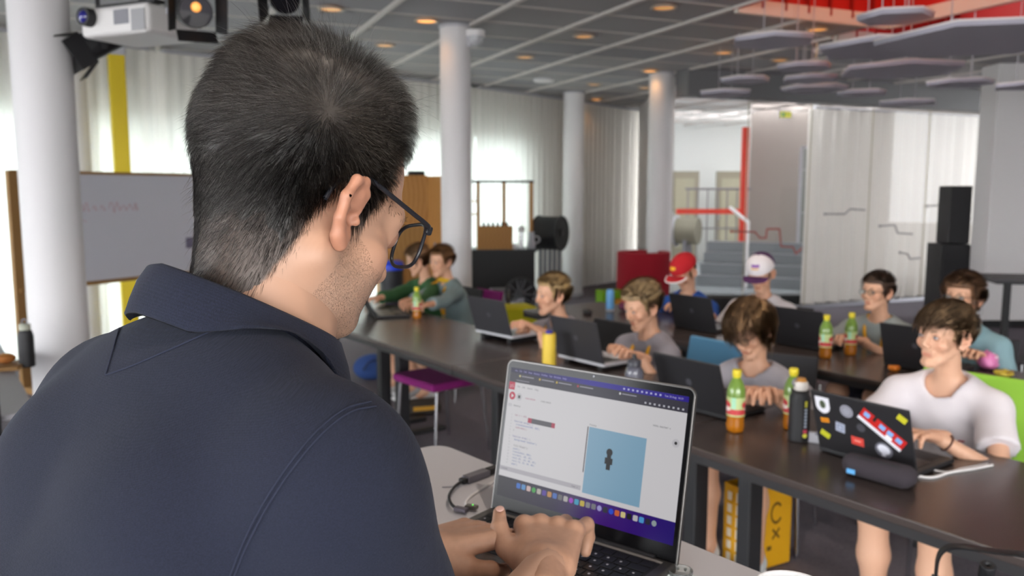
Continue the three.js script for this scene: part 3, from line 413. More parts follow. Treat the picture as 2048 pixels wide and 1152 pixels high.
{ const p = dp(782, 518, 8.4); const o = thing('waste_bin', 'black cylindrical waste bin with bright blue bag rim', 'bin', [p.x, 0, p.z]); part(o, 'body', lathe([[0, 0], [0.1, 0], [0.125, 0.82], [0.118, 0.82], [0.1, 0.05]]), mat(0x2a2b30, 0.45)); part(o, 'bag', lathe([[0.128, 0.79], [0.13, 0.83], [0.122, 0.872], [0.08, 0.885], [0, 0.88]]), mat(0x1f45d8, 0.4), 'bright blue bag folded over the rim'); part(o, 'base_ring', cy(0.104, 0.104, 0.02, 0, 0.01, 0), MT.black); }
{ // black bar with wooden shelf frame
  const p = dp(1002, 497, 10.9); const Y = p.y; const o = thing('bar_counter', 'black bar cabinet standing before the curtain', 'counter', [p.x - 0.1, 0, p.z], 0.08);
  part(o, 'body', rb(1.05, Y - 0.22, 0.5, 0.006, 0, (Y + 0.18) / 2, 0), MT.black); part(o, 'worktop', rb(1.1, 0.03, 0.54, 0.004, 0, Y - 0.012, 0), MT.blackmetal); for (const sx of [-1, 1]) for (const sz of [-1, 1]) part(o, 'leg', bx(0.06, 0.2, 0.06, sx * 0.46, 0.1, sz * 0.19), MT.black);
  const f = thing('shelf_frame', 'open wooden shelf frame standing on the black bar', 'shelf', [p.x - 0.1, Y + 0.003, p.z], 0.08);
  for (const x of [-0.5, -0.2, 0.14, 0.5]) part(f, 'upright', bx(0.045, 0.86, 0.05, x, 0.43, 0), MT.wood); part(f, 'top_rail', bx(1.06, 0.03, 0.06, 0, 0.875, 0), MT.black); for (const y of [0.45, 0.62]) part(f, 'shelf_board', bx(0.3, 0.02, 0.05, -0.35, y, 0), MT.wood);
  const b = thing('wooden_crate', 'wooden crate full of dark bottle caps on the bar', 'crate', [p.x - 0.08, Y + 0.004, p.z + 0.16], 0.08); part(b, 'side_panel', bx(0.46, 0.3, 0.02, 0, 0.15, 0.07), MT.wood); part(b, 'side_panel', bx(0.46, 0.3, 0.02, 0, 0.15, -0.07), MT.wood); part(b, 'end_panel', bx(0.02, 0.3, 0.14, -0.22, 0.15, 0), MT.wood); part(b, 'end_panel', bx(0.02, 0.3, 0.14, 0.22, 0.15, 0), MT.wood); part(b, 'floor_panel', bx(0.44, 0.02, 0.14, 0, 0.01, 0), MT.wood);
  for (let k = 0; k < 6; k++) { const t = thing('crate_bottle', 'small dark bottle standing in the wooden crate on the bar', 'bottle', [p.x - 0.22 + k * 0.06, Y + 0.025, p.z + 0.16], 0, 'dark bottles in the crate'); part(t, 'body', cy(0.024, 0.024, 0.27, 0, 0.135, 0, 14), MT.black); part(t, 'neck', cy(0.012, 0.018, 0.06, 0, 0.3, 0, 12), MT.black); }
  const s = thing('beer_tap', 'chrome tap with round head on the bar', 'tap', [p.x + 0.26, Y + 0.004, p.z + 0.14]); part(s, 'column', cy(0.025, 0.03, 0.22, 0, 0.11, 0), MT.chrome); part(s, 'head', sph(0.045, 0.01, 0.26, 0), MT.white); part(s, 'spout', cy(0.012, 0.012, 0.1, 0, 0.2, 0.05, 12, Math.PI / 2), MT.chrome);
  const m = thing('glass_jug', 'pale jug standing beside the tap on the bar', 'jug', [p.x + 0.4, Y + 0.004, p.z + 0.12]); part(m, 'body', lathe([[0, 0], [0.05, 0], [0.055, 0.05], [0.04, 0.12], [0.035, 0.2], [0.04, 0.22]]), MT.lightgrey); part(m, 'handle', new THREE.TorusGeometry(0.045, 0.008, 8, 18).translate(0.06, 0.12, 0), MT.lightgrey);
  const cu = thing('white_cup', 'white cup beside the tap on the bar', 'cup', [p.x + 0.18, Y + 0.004, p.z + 0.18]); part(cu, 'body', lathe([[0, 0], [0.03, 0], [0.04, 0.07], [0.036, 0.07], [0.028, 0.01], [0, 0.008]]), MT.white); part(cu, 'handle', new THREE.TorusGeometry(0.02, 0.005, 8, 16).translate(0.045, 0.035, 0), MT.white);
}
{ // black drum on slatted stand
  const p = dp(1100, 466, 11.2); const o = thing('drum_reel', 'big black drum lying on a stand of grey slats', 'drum', [p.x, 0, p.z], -0.5);
  part(o, 'barrel', cy(0.225, 0.225, 0.34, 0, p.y, 0, 36, 0, Math.PI / 2), MT.black); part(o, 'end_rim', new THREE.TorusGeometry(0.225, 0.014, 8, 36).rotateY(Math.PI / 2).translate(0.17, p.y, 0), MT.blackgloss); part(o, 'end_rim', new THREE.TorusGeometry(0.225, 0.014, 8, 36).rotateY(Math.PI / 2).translate(-0.17, p.y, 0), MT.blackgloss); part(o, 'hub', cy(0.05, 0.05, 0.37, 0, p.y, 0, 20, 0, Math.PI / 2), MT.blackgloss);
  for (let k = 0; k < 5; k++) part(o, 'slat', bx(0.035, p.y - 0.15, 0.03, -0.14 + k * 0.07, (p.y - 0.15) / 2, 0), MT.grey); part(o, 'base_bar', bx(0.44, 0.04, 0.3, 0, 0.02, 0), MT.black);
}
{ // floor fan
  const p = dp(1042, 588, 8.8); const o = thing('floor_fan', 'dark round floor fan before the black bar', 'fan', [p.x, 0, p.z], -0.3); const y = p.y;
  part(o, 'guard_ring', new THREE.TorusGeometry(0.17, 0.012, 8, 36).translate(0, y, 0), MT.black); part(o, 'hub', cy(0.04, 0.04, 0.08, 0, y, 0, 20, Math.PI / 2), MT.black);
  for (let k = 0; k < 10; k++) { const a = k / 10 * 6.283; part(o, 'spoke', rod([0.04 * Math.cos(a), y + 0.04 * Math.sin(a), 0.03], [0.17 * Math.cos(a), y + 0.17 * Math.sin(a), 0], 0.003, 6), MT.grey); } for (let k = 0; k < 3; k++) { const g = new THREE.SphereGeometry(0.07, 12, 8); g.scale(0.55, 1, 0.06).rotateY(0.5).translate(0, 0.085, 0).rotateZ(k * 2.094).translate(0, y, -0.01); part(o, 'blade', g, MT.blackmetal); }
  for (const s of [-1, 1]) { part(o, 'stand_arm', rod([s * 0.19, 0.02, 0.12], [s * 0.18, y, 0], 0.012), MT.grey); part(o, 'stand_foot', rod([s * 0.19, 0.015, 0.12], [s * 0.19, 0.015, -0.14], 0.012), MT.grey); }
}
{ // red tub chair: curved high back round a seat
  const p = dp(1287, 520, 9.5); const o = thing('red_tub_chair', 'red upholstered round tub chair beside a white column', 'armchair', [p.x, 0, p.z], -0.35);
  const sh = new THREE.Shape(); const r0 = 0.29, r1 = 0.23; sh.absarc(0, 0, r0, -1.15, Math.PI + 1.15, false); sh.absarc(0, 0, r1, Math.PI + 1.15, -1.15, true); const g = new THREE.ExtrudeGeometry(sh, { depth: 0.55, bevelEnabled: true, bevelSize: 0.015, bevelThickness: 0.015, bevelSegments: 3, curveSegments: 30 }); g.rotateX(-Math.PI / 2).rotateY(Math.PI * 0.9).translate(0, 0.33, 0);
  part(o, 'backrest', g, MT.redfab); part(o, 'seat', cy(0.25, 0.25, 0.14, 0, 0.38, 0, 36), MT.redfab); part(o, 'base', cy(0.2, 0.22, 0.3, 0, 0.16, 0, 30), MT.redfab); part(o, 'foot', cy(0.23, 0.23, 0.02, 0, 0.01, 0, 30), MT.black);
}
function pouf(px, py, D, w, h, c, label, turn) { const p = dp(px, py, D); const o = thing('cube_pouf', label, 'pouf', [p.x, 0, p.z], turn); part(o, 'cushion', rb(w, h - 0.03, w, 0.02, 0, h / 2 + 0.015, 0, 0, 0, 3), mat(c, 0.9)); part(o, 'seam', rb(w + 0.004, 0.008, w + 0.004, 0.003, 0, h * 0.82, 0), mat(c, 0.7)); part(o, 'glider', [bx(0.05, 0.03, 0.05, -w * 0.35, 0.015, -w * 0.35), bx(0.05, 0.03, 0.05, w * 0.35, 0.015, -w * 0.35), bx(0.05, 0.03, 0.05, -w * 0.35, 0.015, w * 0.35), bx(0.05, 0.03, 0.05, w * 0.35, 0.015, w * 0.35)], MT.black); }
pouf(1032, 616, 7.2, 0.3, 0.59, 0xbcc01c, 'yellow green upholstered cube pouf between two laptops', 0.35);
pouf(1222, 580, 9.2, 0.28, 0.48, 0x7eb31e, 'lime green cube pouf near the red tub chair', 0.2); pouf(1262, 590, 8.9, 0.26, 0.42, 0xc98a2c, 'ochre cube pouf beside the lime green one', 0.5);
// storage boxes on the floor before the bar
for (const [x, c, n] of [[955, 0x6a6a70, 'grey'], [1000, 0x8a8578, 'beige']]) { const p = dp(x, 590, 10.0 + (x > 980 ? 0.3 : 0)); const o = thing('storage_box', `low ${n} storage box on the floor before the bar`, 'box', [p.x, 0, p.z], 0.2); part(o, 'tub', rb(0.22, 0.34, 0.2, 0.02, 0, 0.172, 0), mat(c, 0.6)); part(o, 'lid', rb(0.235, 0.03, 0.215, 0.01, 0, 0.355, 0), MT.grey); }
{ // low black side table, dark loudspeaker stack at the right
  const p = dp(2030, 556, 7.6); const o = thing('side_table', 'dark side table standing before the white wall block', 'table', [p.x + 0.1, 0, p.z], -0.2); const y = p.y; part(o, 'tabletop', rb(0.75, 0.03, 0.5, 0.004, 0, y, 0), mat(0x4a474a, 0.5)); part(o, 'apron', bx(0.6, 0.03, 0.36, 0.0, y - 0.03, 0), MT.black); part(o, 'leg', bx(0.05, y - 0.03, 0.06, -0.15, y / 2 - 0.02, 0), MT.black); part(o, 'leg', bx(0.05, y - 0.03, 0.06, 0.27, y / 2 - 0.02, 0), MT.black); part(o, 'foot', bx(0.6, 0.03, 0.4, 0.06, 0.015, 0), MT.black);
  const q = dp(1962, 470, 9.55); const s = thing('loudspeaker', 'tall black loudspeaker stack at the edge of the white wall block', 'speaker', [q.x, 0, q.z - 0.65]); part(s, 'upper_box', rb(0.26, 0.7, 0.3, 0.01, 0.02, 1.3, 0), MT.black); part(s, 'lower_box', rb(0.36, 0.94, 0.36, 0.01, -0.02, 0.475, 0), MT.black); part(s, 'grille', rb(0.3, 0.8, 0.01, 0.004, -0.02, 0.48, 0.183), MT.blackmetal);
}
// hanging acoustic panels: hexagon boards on wires
{
  const H = [[1975, 78, 5.2, 1.3], [1770, 96, 5.9, 0.92], [1800, 140, 6.8, 0.95], [1920, 166, 7.6, 0.56], [1608, 134, 6.9, 0.44], [1620, 158, 7.6, 0.5], [1628, 177, 8.2, 0.62], [1490, 160, 7.8, 0.45], [1450, 187, 8.6, 0.56], [1722, 186, 8.4, 0.46], [1815, 206, 9.0, 0.6], [1545, 82, 6.2, 0.62], [1790, 34, 5.2, 0.44], [2045, 172, 7.8, 0.5]];
  const names = ['widest grey hexagon panel hanging near the red opening', 'large grey hexagon panel hanging below the dark red opening', 'large hexagon panel with a pale rim hanging lowest in the middle', 'small hexagon panel hanging near the white wall block'];
  H.forEach(([x, y, D, w], i) => {
    const p = dp(x, y, D); const o = thing('hanging_panel', names[i] || (w > 0.52 ? 'medium grey hexagon acoustic panel hanging from the ceiling on wires' : 'small grey hexagon acoustic panel hanging from the ceiling on wires'), 'acoustic panel', [p.x, p.y, p.z], 0.3 + (i % 3) * 0.25, i < 4 ? 'hanging hexagon panels' : (w > 0.52 ? 'medium hanging hexagons' : 'small hanging hexagons'));
    part(o, 'board', cy(w / 2, w / 2, 0.03, 0, 0, 0, 6), MT.hex); part(o, 'rim', cy(w / 2 + 0.006, w / 2 + 0.006, 0.012, 0, 0.016, 0, 6), MT.hexedge);
    const qq = p.x * Q[0] + p.z * Q[1], r_ = p.x * R[0] + p.z * R[1], h = (inVoid(qq, r_) ? CEIL + 1.68 : CEIL) - p.y; for (const sx of [-1, 1]) part(o, 'wire', cy(0.004, 0.004, h, sx * w * 0.22, h / 2, 0, 6), MT.lightgrey);
  });
}
// space beyond the glass front: landing with white wall, doors, red frame, steps and a tall window
{
  const fl = struct('floor_landing', bx(12, 0.04, 9, 8, 0.0, -17.2), mat(0x9fa6aa, 0.25));
  struct('wall_landing', [bx(2.9, 3.6, 0.12, 4.0, 1.8, -18.6)], mat(0xe4e8e6, 0.8));
  struct('wall_concrete', [bx(1.08, 3.4, 0.14, 5.0, 1.7, -15.6, -0.1), bx(6, 3.4, 0.14, 8.95, 1.7, -16.2)], mat(0xa39b94, 0.9));
  struct('ceiling_landing', bx(13, 0.12, 7.6, 8, 3.42, -15.6), mat(0xb9b7b6, 0.8));
  struct('wall_landing_right', bx(0.12, 3.4, 9, 12, 1.7, -16), mat(0xcfcfcf, 0.8));
  struct('wall_landing_left', bx(0.12, 3.4, 4, 2.32, 1.7, -17), mat(0xdadcdc, 0.8));
  { const lp = thing('light_panel', 'square ceiling light panel on the landing beyond the glass', 'ceiling light', [7.0, 3.33, -14.9]); part(lp, 'frame', [bx(3.6, 0.03, 0.05, 0, 0, 0.9), bx(3.6, 0.03, 0.05, 0, 0, -0.9), bx(0.05, 0.03, 1.8, 1.8, 0, 0), bx(0.05, 0.03, 1.8, -1.8, 0, 0)], MT.lightgrey); part(lp, 'diffuser', bx(3.5, 0.01, 1.75, 0, 0.01, 0), mat(0xffffff, 0.6, { emissive: 0xffffff, emissiveIntensity: 1.2 })); areaLight('landing_light', 0xfbfaff, 2.3, 3.5, 1.7, [7.0, 3.3, -14.9], [7.0, 0, -14.9]); areaLight('landing_light_rear', 0xfbfaff, 4.5, 2.4, 2.4, [4.2, 3.3, -16.4], [4.2, 0, -16.8]); }
  let n = 0;
  for (const [px, w] of [[1368, 0.62], [1462, 0.66]]) { const p = dp(px, 400, 17.9); const d = part(scene, 'door_' + (++n), bx(w, 2.0, 0.06, p.x, 1.0, p.z), mat(0x8f8a78, 0.5)); d.userData.kind = 'structure'; part(d, 'glazing', bx(w - 0.2, 1.5, 0.02, p.x, 1.1, p.z + 0.035), mat(0xa9a690, 0.15)); part(d, 'handle', rod([p.x - w / 2 + 0.07, 0.95, p.z + 0.05], [p.x - w / 2 + 0.07, 1.15, p.z + 0.05], 0.012), MT.chrome); }
  const p = dp(1488, 370, 14.8); const o = thing('red_post', 'bright red steel post with rail beyond the glass', 'post', [p.x, 0, p.z]); const R_ = mat(0xe03a24, 0.5); part(o, 'post', bx(0.11, 2.7, 0.11, 0, 1.35, 0), R_); part(o, 'rail', bx(1.15, 0.09, 0.06, -0.62, 1.22, 0), R_);
  const q = dp(1435, 430, 15.2); const rl = thing('landing_railing', 'thin grey steel railing beyond the glass', 'railing', [q.x, 0, q.z]); for (let k = 0; k < 7; k++) part(rl, 'baluster', rod([-0.55 + k * 0.18, 0.02, 0], [-0.55 + k * 0.18, 1.62, 0], 0.012, 8), MT.grey); part(rl, 'handrail', rod([-0.6, 1.62, 0], [0.6, 1.62, 0], 0.02), MT.grey); part(rl, 'midrail', rod([-0.6, 0.9, 0], [0.6, 0.9, 0], 0.014), MT.grey);
  const hr = thing('white_handrail', 'white stair handrail slanting down before the red post', 'handrail', [0, 0, 0]); { const a = dp(1460, 415, 13.6), b = dp(1497, 445, 13.3), c = dp(1494, 500, 13.3); hr.position.set(c.x, 0, c.z); const s = v => v.clone().sub(hr.position); part(hr, 'rail', [rod(s(a), s(b), 0.03), rod(s(b), s(c), 0.022)], MT.white); part(hr, 'post', rod(s(c), V(0, 0.02, 0), 0.022), MT.white); }
  const rlr = dp(1375, 462, 12.6); const re = thing('cable_reel', 'big pale cable reel on a stand beyond the glass', 'reel', [rlr.x, 0, rlr.z], -0.5); part(re, 'barrel', cy(0.2, 0.2, 0.34, 0, rlr.y, 0, 30, 0, Math.PI / 2), mat(0x8a8676, 0.7)); part(re, 'flange', cy(0.24, 0.24, 0.03, -0.17, rlr.y, 0, 30, 0, Math.PI / 2), MT.lightgrey); part(re, 'hub', cy(0.08, 0.08, 0.05, -0.19, rlr.y, 0, 20, 0, Math.PI / 2), MT.black); part(re, 'stand_post', bx(0.06, rlr.y - 0.15, 0.3, 0, (rlr.y - 0.1) / 2, 0), MT.grey); part(re, 'stand_foot', bx(0.3, 0.04, 0.4, 0, 0.04, 0), MT.grey);
  // steps
  const st = thing('landing_steps', 'pale grey steps beyond the glass behind the two capped people', 'steps', [4.6, 0, -13.2], -0.42); for (let k = 0; k < 4; k++) { const m = part(st, 'step', rb(3.2, 0.17, 0.34, 0.008, 0, 0.105 + k * 0.17, -k * 0.3), mat(0x7c8084, 0.35)); }
  // tall window strip in the landing wall, daylight outside
  const wa = dp(1622, 400, 14.6); const win = part(scene, 'window_' + (++winN), [bx(0.05, 2.0, 0.06, wa.x - 0.2, 1.35, wa.z), bx(0.05, 2.0, 0.06, wa.x + 0.2, 1.35, wa.z), bx(0.4, 0.05, 0.06, wa.x, 0.36, wa.z), bx(0.4, 0.05, 0.06, wa.x, 2.34, wa.z), bx(0.4, 0.02, 0.03, wa.x, 1.2, wa.z), bx(0.4, 0.02, 0.03, wa.x, 1.95, wa.z)], MT.lightgrey); win.userData.kind = 'structure';
  part(win, 'pane', bx(0.36, 1.95, 0.004, wa.x, 1.35, wa.z), MT.glass);
  // exit sign
  const ex = dp(1578, 227, 10.6); const es = thing('exit_sign', 'small lit green and yellow exit sign on the glass front', 'sign', [ex.x, ex.y, glassLine(ex.x) + 0.1], 0.4); const et = canvasTex(64, 32, (c) => { c.fillStyle = '#e8e25c'; c.fillRect(0, 0, 64, 32); c.fillStyle = '#2c8a3c'; c.fillRect(6, 6, 24, 20); c.fillStyle = '#f4f6d0'; c.fillRect(13, 9, 5, 14); c.fillRect(10, 12, 12, 3); c.fillStyle = '#2c8a3c'; c.fillRect(38, 13, 18, 5); });
  part(es, 'housing', rb(0.2, 0.09, 0.03, 0.006), MT.white); part(es, 'sign_face', bx(0.18, 0.075, 0.002, 0, 0, 0.0165), mat(0xffffff, 0.5, { map: et, emissive: 0xffffff, emissiveMap: et, emissiveIntensity: 0.35 }));
  // marks on the glass: thin red and grey printed line steps
  const line = (pts, m, name, label) => { const v = pts.map(([x, y]) => { const d = ray(x, y); let t = 10; for (let k = 0; k < 20; k++) t = (glassLine(d.x * t) + 0.012) / d.z; return V(d.x * t, EYE + d.y * t, d.z * t); }); const gs = []; for (let i = 0; i < v.length - 1; i++) gs.push(rod(v[i], v[i + 1], 0.011, 6)); const o2 = thing(name, label, 'glass decal', [v[0].x, v[0].y, v[0].z]); const g = merge(gs); g.translate(-v[0].x, -v[0].y, -v[0].z); part(o2, 'strip', g, m); part(o2, 'end_dot', sph(0.02), m); };
  line([[1463, 463], [1510, 464], [1520, 476], [1532, 476], [1534, 458], [1559, 458], [1562, 493], [1586, 494], [1592, 508], [1604, 496]], mat(0x9a4038, 0.6), 'glass_decal', 'dark red stepped line printed on the glass front');
  line([[1650, 428], [1690, 428], [1700, 418], [1730, 420]], mat(0x8f8b8c, 0.7), 'glass_decal', 'upper thin grey stepped line printed on the glass front'); line([[1760, 452], [1790, 450], [1795, 466], [1825, 468]], mat(0x8f8b8c, 0.7), 'glass_decal', 'middle thin grey stepped line printed on the glass front'); line([[1855, 412], [1900, 410], [1905, 402], [1935, 404]], mat(0x8f8b8c, 0.7), 'glass_decal', 'thin grey stepped line on the glass near the loudspeaker'); line([[1800, 505], [1815, 508], [1820, 518], [1840, 516]], mat(0x8f8b8c, 0.7), 'glass_decal', 'lowest thin grey stepped line printed on the glass front');
}
// green handbag-like pencil pot strip on the second row and blue backpack under the front table
{ const p = at(745, 752, 0.02); const o = thing('backpack', 'small blue backpack lying on the floor under the front table', 'backpack', [p.x, 0, p.z], 0.4); const g = new THREE.SphereGeometry(0.15, 18, 12); g.scale(1.1, 0.75, 0.7); const q = g.attributes.position; for (let i = 0; i < q.count; i++) q.setY(i, Math.max(-0.1, q.getY(i))); g.computeVertexNormals(); g.translate(0, 0.101, 0); part(o, 'sack', g, mat(0x2c4a86, 0.8)); part(o, 'strap', tube([[-0.1, 0.1, 0.1], [-0.05, 0.17, 0.12], [0.05, 0.17, 0.12], [0.1, 0.1, 0.1]], 0.01), mat(0x1d2f58, 0.8)); }
{ const p = at(845, 822, 0.02); const o = thing('paper_bag', 'small dark shoe bag with yellow print beside a table foot', 'bag', [p.x, 0, p.z], 0.3); part(o, 'pouch', rb(0.26, 0.1, 0.16, 0.04, 0, 0.052, 0, 0, 0, 3), mat(0x3a332c, 0.8)); part(o, 'print', bx(0.16, 0.03, 0.004, 0, 0.06, 0.081), mat(0xd09a2c, 0.7)); }
// ------------------------------------------------------------------ bodies: smooth distance fields meshed with surface nets
class Field {
  constructor(k = 0.02) { this.p = []; this.k = k; }
  cap(a, b, ra, rb = ra, k = this.k) { const dx = b[0] - a[0], dy = b[1] - a[1], dz = b[2] - a[2]; this.p.push({ t: 0, a, dx, dy, dz, l: 1 / (dx * dx + dy * dy + dz * dz + 1e-12), ra, rd: rb - ra, k }); return this; }
  ball(c, r, k = this.k) { return this.ell(c, [r, r, r], k); }
  ell(c, r, k = this.k, rot) { const o = { t: 1, c, r, k, m: null }; if (rot) o.m = new THREE.Matrix3().setFromMatrix4(new THREE.Matrix4().makeRotationFromEuler(new THREE.Euler(...rot))).transpose().elements; this.p.push(o); return this; }
  sub() { const o = this.p[this.p.length - 1]; o.s = 1; return this; }
  fn(f, k = this.k, s = 0) { this.p.push({ t: 2, f, k, s }); return this; }
  d(x, y, z) {
    let d = 1e9;
    for (const o of this.p) {
      let e;
      if (o.t === 0) { const px = x - o.a[0], py = y - o.a[1], pz = z - o.a[2]; let h = (px * o.dx + py * o.dy + pz * o.dz) * o.l; h = h < 0 ? 0 : h > 1 ? 1 : h; const qx = px - o.dx * h, qy = py - o.dy * h, qz = pz - o.dz * h; e = Math.sqrt(qx * qx + qy * qy + qz * qz) - o.ra - o.rd * h; }
      else if (o.t === 1) { let px = x - o.c[0], py = y - o.c[1], pz = z - o.c[2]; if (o.m) { const m = o.m, X = m[0] * px + m[3] * py + m[6] * pz, Y = m[1] * px + m[4] * py + m[7] * pz; pz = m[2] * px + m[5] * py + m[8] * pz; px = X; py = Y; } const r = o.r; const ux = px / r[0], uy = py / r[1], uz = pz / r[2]; const k0 = Math.sqrt(ux * ux + uy * uy + uz * uz); const wx = ux / r[0], wy = uy / r[1], wz = uz / r[2]; const k1 = Math.sqrt(wx * wx + wy * wy + wz * wz); e = k1 < 1e-9 ? -Math.min(r[0], r[1], r[2]) : k0 * (k0 - 1) / k1; }
      else e = o.f(x, y, z);
      const k = o.k;
      if (o.s) { e = -e; const h = Math.max(k - Math.abs(d - e), 0) / (k || 1); d = Math.max(d, e) + h * h * k * 0.25; }
      else { const h = Math.max(k - Math.abs(d - e), 0) / (k || 1); d = Math.min(d, e) - h * h * k * 0.25; }
    }
    return d;
  }
  grad(x, y, z, e = 0.0015) { const a = this.d(x + e, y - e, z - e), b = this.d(x - e, y - e, z + e), c = this.d(x - e, y + e, z - e), d = this.d(x + e, y + e, z + e); const g = V(a - b - c + d, -a - b + c + d, -a + b - c + d); return g.normalize(); }
}
function nets(f, lo, hi, h, uvf) {
  const nx = Math.ceil((hi[0] - lo[0]) / h) + 1, ny = Math.ceil((hi[1] - lo[1]) / h) + 1, nz = Math.ceil((hi[2] - lo[2]) / h) + 1, B = 4;
  const val = new Float32Array(nx * ny * nz), I = (i, j, k) => (k * ny + j) * nx + i;
  for (let k = 0; k < nz; k += B) for (let j = 0; j < ny; j += B) for (let i = 0; i < nx; i += B) {
    const c = f(lo[0] + (i + 1.5) * h, lo[1] + (j + 1.5) * h, lo[2] + (k + 1.5) * h), far = Math.abs(c) > h * 6.5;
    for (let c2 = k; c2 < Math.min(k + B, nz); c2++) for (let b = j; b < Math.min(j + B, ny); b++) for (let a = i; a < Math.min(i + B, nx); a++) val[I(a, b, c2)] = far ? c : f(lo[0] + a * h, lo[1] + b * h, lo[2] + c2 * h);
  }
  const vid = new Int32Array(nx * ny * nz).fill(-1), pos = [], idx = [];
  for (let k = 0; k < nz - 1; k++) for (let j = 0; j < ny - 1; j++) for (let i = 0; i < nx - 1; i++) {
    const v = [val[I(i, j, k)], val[I(i + 1, j, k)], val[I(i, j + 1, k)], val[I(i + 1, j + 1, k)], val[I(i, j, k + 1)], val[I(i + 1, j, k + 1)], val[I(i, j + 1, k + 1)], val[I(i + 1, j + 1, k + 1)]];
    let m = 0; for (let q = 0; q < 8; q++) if (v[q] < 0) m |= 1 << q; if (m === 0 || m === 255) continue;
    let sx = 0, sy = 0, sz = 0, n = 0;
    for (const [a, b] of EDGES) { const va = v[a], vb = v[b]; if ((va < 0) === (vb < 0)) continue; const t = va / (va - vb); sx += (a & 1) + ((b & 1) - (a & 1)) * t; sy += (a >> 1 & 1) + ((b >> 1 & 1) - (a >> 1 & 1)) * t; sz += (a >> 2) + ((b >> 2) - (a >> 2)) * t; n++; }
    vid[I(i, j, k)] = pos.length / 3; pos.push(lo[0] + (i + sx / n) * h, lo[1] + (j + sy / n) * h, lo[2] + (k + sz / n) * h);
  }
  const quad = (a, b, c, d, flip) => { if (a < 0 || b < 0 || c < 0 || d < 0) return; flip ? idx.push(a, c, b, a, d, c) : idx.push(a, b, c, a, c, d); };
  for (let k = 1; k < nz - 1; k++) for (let j = 1; j < ny - 1; j++) for (let i = 1; i < nx - 1; i++) {
    const s = val[I(i, j, k)] < 0;
    if (s !== (val[I(i + 1, j, k)] < 0)) quad(vid[I(i, j - 1, k - 1)], vid[I(i, j, k - 1)], vid[I(i, j, k)], vid[I(i, j - 1, k)], !s);
    if (s !== (val[I(i, j + 1, k)] < 0)) quad(vid[I(i - 1, j, k - 1)], vid[I(i - 1, j, k)], vid[I(i, j, k)], vid[I(i, j, k - 1)], !s);
    if (s !== (val[I(i, j, k + 1)] < 0)) quad(vid[I(i - 1, j - 1, k)], vid[I(i, j - 1, k)], vid[I(i, j, k)], vid[I(i - 1, j, k)], !s);
  }
  const g = new THREE.BufferGeometry(); g.setAttribute('position', new THREE.Float32BufferAttribute(pos, 3)); g.setIndex(idx); g.computeVertexNormals();
  const uv = new Float32Array(pos.length / 3 * 2); if (uvf) for (let i = 0; i < pos.length / 3; i++) { const q = uvf(pos[i * 3], pos[i * 3 + 1], pos[i * 3 + 2]); uv[i * 2] = q[0]; uv[i * 2 + 1] = q[1]; } g.setAttribute('uv', new THREE.BufferAttribute(uv, 2));
  return g;
}
const EDGES = [[0, 1], [2, 3], [4, 5], [6, 7], [0, 2], [1, 3], [4, 6], [5, 7], [0, 4], [1, 5], [2, 6], [3, 7]];
function paint(g, f) { const p = g.attributes.position, c = new Float32Array(p.count * 3); for (let i = 0; i < p.count; i++) { const q = f(p.getX(i), p.getY(i), p.getZ(i)); c[i * 3] = q[0]; c[i * 3 + 1] = q[1]; c[i * 3 + 2] = q[2]; } g.setAttribute('color', new THREE.BufferAttribute(c, 3)); return g; }
function mergeIdx(list) { const gs = list.map(g => { const q = new THREE.BufferGeometry(); q.setAttribute('position', g.attributes.position); q.setAttribute('normal', g.attributes.normal); q.setAttribute('color', g.attributes.color); q.setIndex(g.index); return q; }); return mergeGeometries(gs); }
const mixc = (a, b, t) => [a[0] + (b[0] - a[0]) * t, a[1] + (b[1] - a[1]) * t, a[2] + (b[2] - a[2]) * t];
const sstep = (a, b, x) => { const t = Math.max(0, Math.min(1, (x - a) / (b - a))); return t * t * (3 - 2 * t); };
const lin = hex => { const c = new THREE.Color(hex); return [c.r, c.g, c.b]; };

